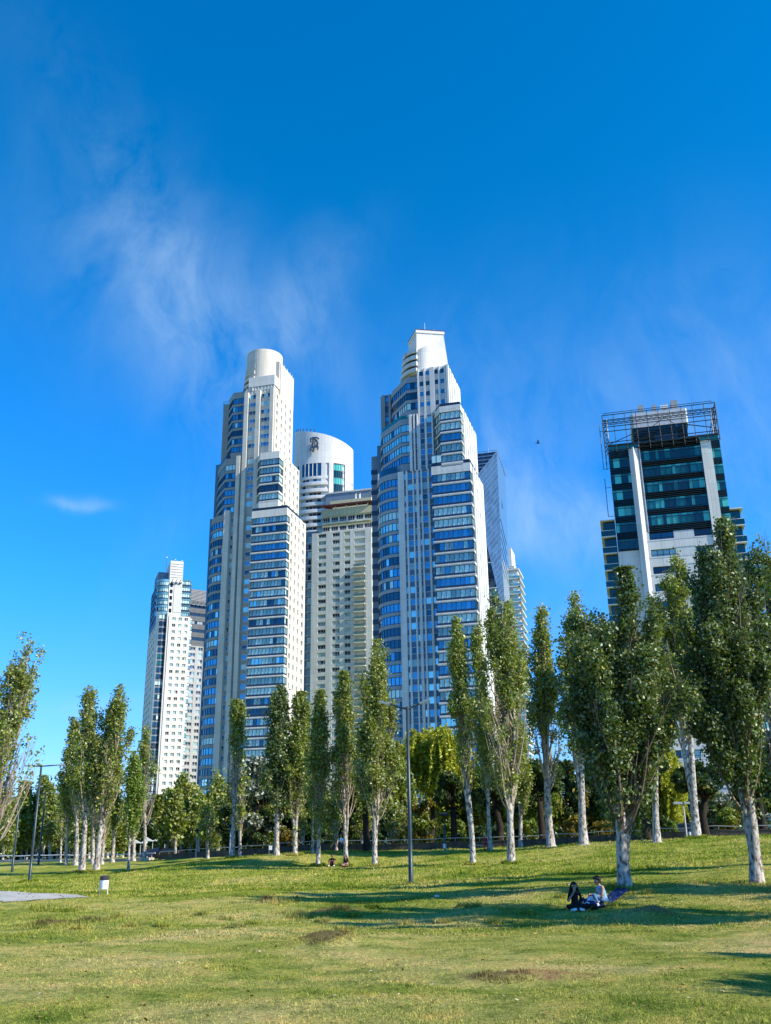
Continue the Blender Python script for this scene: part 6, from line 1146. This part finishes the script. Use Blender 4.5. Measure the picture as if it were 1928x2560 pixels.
def man_knees():
    P = []; K = 'cloth_black'; sk = 'skin_deep'
    P += [((-.07, .1, .12), (.07, .1, .12), .12, .12, K), ((0, .1, .15), (0, .06, .45), .125, .13, K), ((-.11, .05, .53), (.11, .05, .53), .07, .07, K), ((0, .05, .54), (0, .03, .66), .052, .048, sk)]; head(P, (0, 0, .76), (.1, -1, -.05), sk)
    for s_ in (-1, 1):
        P += [((.18 * s_, .05, .52), (.27 * s_, -.08, .40), .052, .045, K), ((.27 * s_, -.08, .40), (.28 * s_, -.14, .385), .04, .038, sk), ((.28 * s_, -.14, .385), (.06 * s_, -.34, .40), .036, .027, sk), ((.09 * s_, .06, .13), (.17 * s_, -.3, .40), .085, .06, 'maroon'), ((.17 * s_, -.3, .40), (.19 * s_, -.42, .08), .055, .038, sk)]; hand(P, (.06 * s_, -.34, .40), (-1 * s_, -.3, 0), (0, 0, 1), s_, sk)
    def hair(m): m.ellipsoid((0, .018, .80), (.103, .108, .085), 'hair_dark', 12, 8)
    p = at(831, 2167, 78.5); return person('man in a dark T-shirt sitting with arms across raised knees, white shoes', (p.x, p.y, H(p.x, p.y)), -.1, P, hair, [((.19 * s_, -.42, .06), (.2 * s_, -.50, .05), (.21 * s_, -.60, .04), 'cloth_white') for s_ in (-1, 1)], .016, 1.03, [('eyes_and_lips', eyes((0, 0, .76), (.1, -1, -.05)))])
def woman_hair():
    P = []; K = 'cloth_black'
    P += [((-.07, .05, .12), (.07, .05, .12), .125, .125, K), ((0, .05, .15), (-.01, .02, .42), .12, .115, K), ((-.10, .02, .49), (.10, .02, .49), .062, .062, K), ((0, .01, .5), (0, 0, .60), .046, .044, 'skin')]; head(P, (0, -.02, .70), (-.5, -1, -.25))
    for s_ in (-1, 1):
        P += [((.16 * s_, .02, .48), (.22 * s_, -.08, .28), .045, .038, K), ((.22 * s_, -.08, .28), (.03 * s_, -.28, .27), .034, .025, 'skin'), ((.08 * s_, .02, .12), (.24 * s_, -.28, .22), .085, .06, 'skin'), ((.24 * s_, -.28, .22), (.03 * s_, -.38, .07), .052, .036, 'skin')]; hand(P, (.03 * s_, -.28, .27), (-1 * s_, -.5, 0), (0, 0, 1), s_)
    def hair(m):
        rd = random.Random(2); m.ellipsoid((.01, .01, .735), (.112, .112, .10), 'hair_dark', 14, 9)
        for k in range(36): a = math.radians(rd.uniform(-30, 180)); x, y = .11 * math.cos(a), .1 * math.sin(a); m.tube([(x * .7, y * .7, .78), (x * 1.05, y + .01, .70), (x * 1.35 + .02, y + .03, .55), (x * 1.4 + .04, y + .04, .38)], [.022, .027, .028, .01], 5, 'hair_dark')
        m.ellipsoid((.06, .04, .80), (.05, .05, .05), 'hair_dark', 8, 6)
    p = at(865, 2164, 78); return person('woman with long dark hair sitting cross-legged beside the slim lit poplar', (p.x, p.y, H(p.x, p.y)), -.25, P, hair, [((.03, -.38, .06), (-.05, -.44, .05), (-.13, -.47, .04), 'cloth_black'), ((-.03, -.36, .08), (.06, -.42, .06), (.14, -.45, .05), 'cloth_black')], .016, 1.0, [('eyes_and_lips', eyes((0, -.02, .70), (-.5, -1, -.25)))])
def seated_on(loc, rz, label, top, leg, hairm, sk='skin', seat=.42, hat=False):
    P = [((-.07, .05, seat + .1), (.07, .05, seat + .1), .12, .12, leg), ((0, .05, seat + .12), (0, .03, seat + .42), .12, .12, top), ((-.11, .02, seat + .49), (.11, .02, seat + .49), .066, .066, top), ((0, .02, seat + .5), (0, 0, seat + .62), .05, .046, sk)]; head(P, (0, -.02, seat + .71), (0, -1, -.1), sk)
    for s_ in (-1, 1):
        P += [((.17 * s_, .02, seat + .48), (.23 * s_, -.04, seat + .26), .048, .04, top), ((.23 * s_, -.04, seat + .26), (.08 * s_, -.27, seat + .2), .035, .026, sk), ((.09 * s_, 0, seat + .09), (.12 * s_, -.40, seat + .08), .085, .062, leg), ((.12 * s_, -.40, seat + .08), (.12 * s_, -.38, .1), .056, .04, leg)]; hand(P, (.08 * s_, -.27, seat + .2), (-.6 * s_, -1, -.2), (0, 0, 1), s_, sk)
    def hair(m): m.ellipsoid((0, .012, seat + .75), (.108, .11, .092), hairm, 12, 8)
    return person(label, loc, rz, P, hair, [((.12 * s_, -.38, .07), (.12 * s_, -.44, .05), (.12 * s_, -.53, .04), 'cloth_black') for s_ in (-1, 1)], .018, 1.0, [('eyes_and_lips', eyes((0, -.02, seat + .71), (0, -1, -.1)))])
woman_black(); man_tank(); man_knees(); woman_hair()
q = at(1213, 2119, 84.5); seated_on((q.x, BN.location.y - .02, BN.location.z), 0.1, 'person in red clothes with a pale cap sitting on the low bench by the wall', 'cloth_red', 'cloth_red', 'hat')
q = at(852, 2127, 93.4); seated_on((q.x, q.y, H(q.x, q.y) + .12), 2.6, 'person in a bright blue top sitting just behind the wall, above the seated pair', 'cloth_sky', 'cloth_navy', 'hair_dark')
# picnic things
def blanket():
    c = [at(1478, 2270, 30.5), at(1512, 2276, 30.2), at(1574, 2236, 33.6), at(1548, 2228, 34.3)]; n = 22; mb = MB(); rd = random.Random(8)
    O = c[0]; G = []
    for i in range(n + 1):
        r_ = []
        for j in range(9):
            a = c[0].lerp(c[3], i / n); b = c[1].lerp(c[2], i / n); p = a.lerp(b, j / 8); z = H(p.x, p.y) + .045 + .02 * math.sin(i * 1.3 + j) + (.025 * math.exp(-((j - 6 - math.sin(i * .6)) ** 2)) if 3 < i < 19 else 0); r_.append((p.x - O.x, p.y - O.y, z - O.z))
        G.append(r_)
    for i in range(n):
        for j in range(8): mb.face([G[i][j], G[i + 1][j], G[i + 1][j + 1], G[i][j + 1]], 'cloth_blue')
    o = mb.build('blanket', None, True, loc=O); md = o.modifiers.new('t', 'SOLIDIFY'); md.thickness = .012; tag(o, 'long blue picnic blanket reaching back to the squat dark poplar', 'blanket')
blanket()
def blob(name, px, py, Y, r, mt, label, cat, seed, dz=0.0, bits=()):
    p = at(px, py, Y); e = empty(name, (p.x, p.y, H(p.x, p.y) + dz), label, cat); rd = random.Random(seed); k = [rd.uniform(2, 6) for _ in range(4)]; m = MB(); m.ellipsoid((0, 0, r[2] * .8), r, mt, 18, 12, lambda d: 1 + .12 * math.sin(k[0] * d.x + k[1] * d.z * 2) + .10 * math.cos(k[2] * d.y * 1.5 + k[3] * d.x)); m.build('body' if bits else 'folds', e, True)
    for nm, fn in bits: m = MB(); fn(m); m.build(nm, e, True)
blob('backpack', 1457, 2262, 30.3, (.13, .10, .19), 'cloth_navy', 'dark backpack with a denim pocket standing between the couple', 'backpack', 1, 0, [('pocket', lambda m: m.ellipsoid((0, -.08, .12), (.09, .05, .09), 'denim')), ('handle', lambda m: m.tube([(-.04, 0, .33), (-.03, 0, .39), (.03, 0, .39), (.04, 0, .33)], [.01] * 4, 6, 'cloth_black'))])
blob('crumpled_cloth', 1484, 2252, 30.9, (.2, .13, .10), 'cloth_white', 'crumpled white cloth lying in front of the seated man', 'cloth', 2, .1); blob('folded_jacket', 1474, 2261, 30.6, (.24, .15, .09), 'cloth_blue', 'dark blue jacket heaped beside the backpack', 'jacket', 3, .03)
blob('tote_bag', 1474, 2271, 30.1, (.26, .14, .10), 'cloth_black', 'black bag lying on the grass in front of the blanket', 'bag', 4, 0, [('strap', lambda m: m.tube([(-.2, -.05, .12), (-.1, -.14, .2), (.05, -.15, .16), (.16, -.08, .1)], [.011] * 4, 6, 'cloth_black'))]); blob('paper_bag', 1468, 2260, 30.2, (.07, .05, .045), 'cloth_white', 'small white packet next to the dark backpack', 'packet', 5, .14)
blob('plastic_litter', 1093, 2261, 36.5, (.09, .05, .04), 'cloth_white', 'scrap of white litter in the shade left of the couple', 'litter', 6)
def bird():
    p = at(1345, 1108, 90); e = empty('bird', p, 'small dark bird flying high left of the right-hand tower', 'bird'); m = MB(); m.ellipsoid((0, 0, 0), (.19, .055, .05), 'cloth_black'); m.ellipsoid((.2, 0, .02), (.05, .04, .04), 'cloth_black'); m.face([(-.15, -.02, 0), (-.34, -.07, .01), (-.34, .07, .01), (-.15, .02, 0)], 'cloth_black'); m.build('body', e, True)
    for s_ in (-1, 1): m = MB(); m.prism([(.08, .03 * s_), (.05, .34 * s_), (-.06, .5 * s_), (-.08, .2 * s_), (-.08, .03 * s_)], 0, lambda q: .012 + .0 * q[0], 'cloth_black'); w_ = m.build('wing', e); w_.rotation_euler = (.5 * s_, 0, 0)
bird()
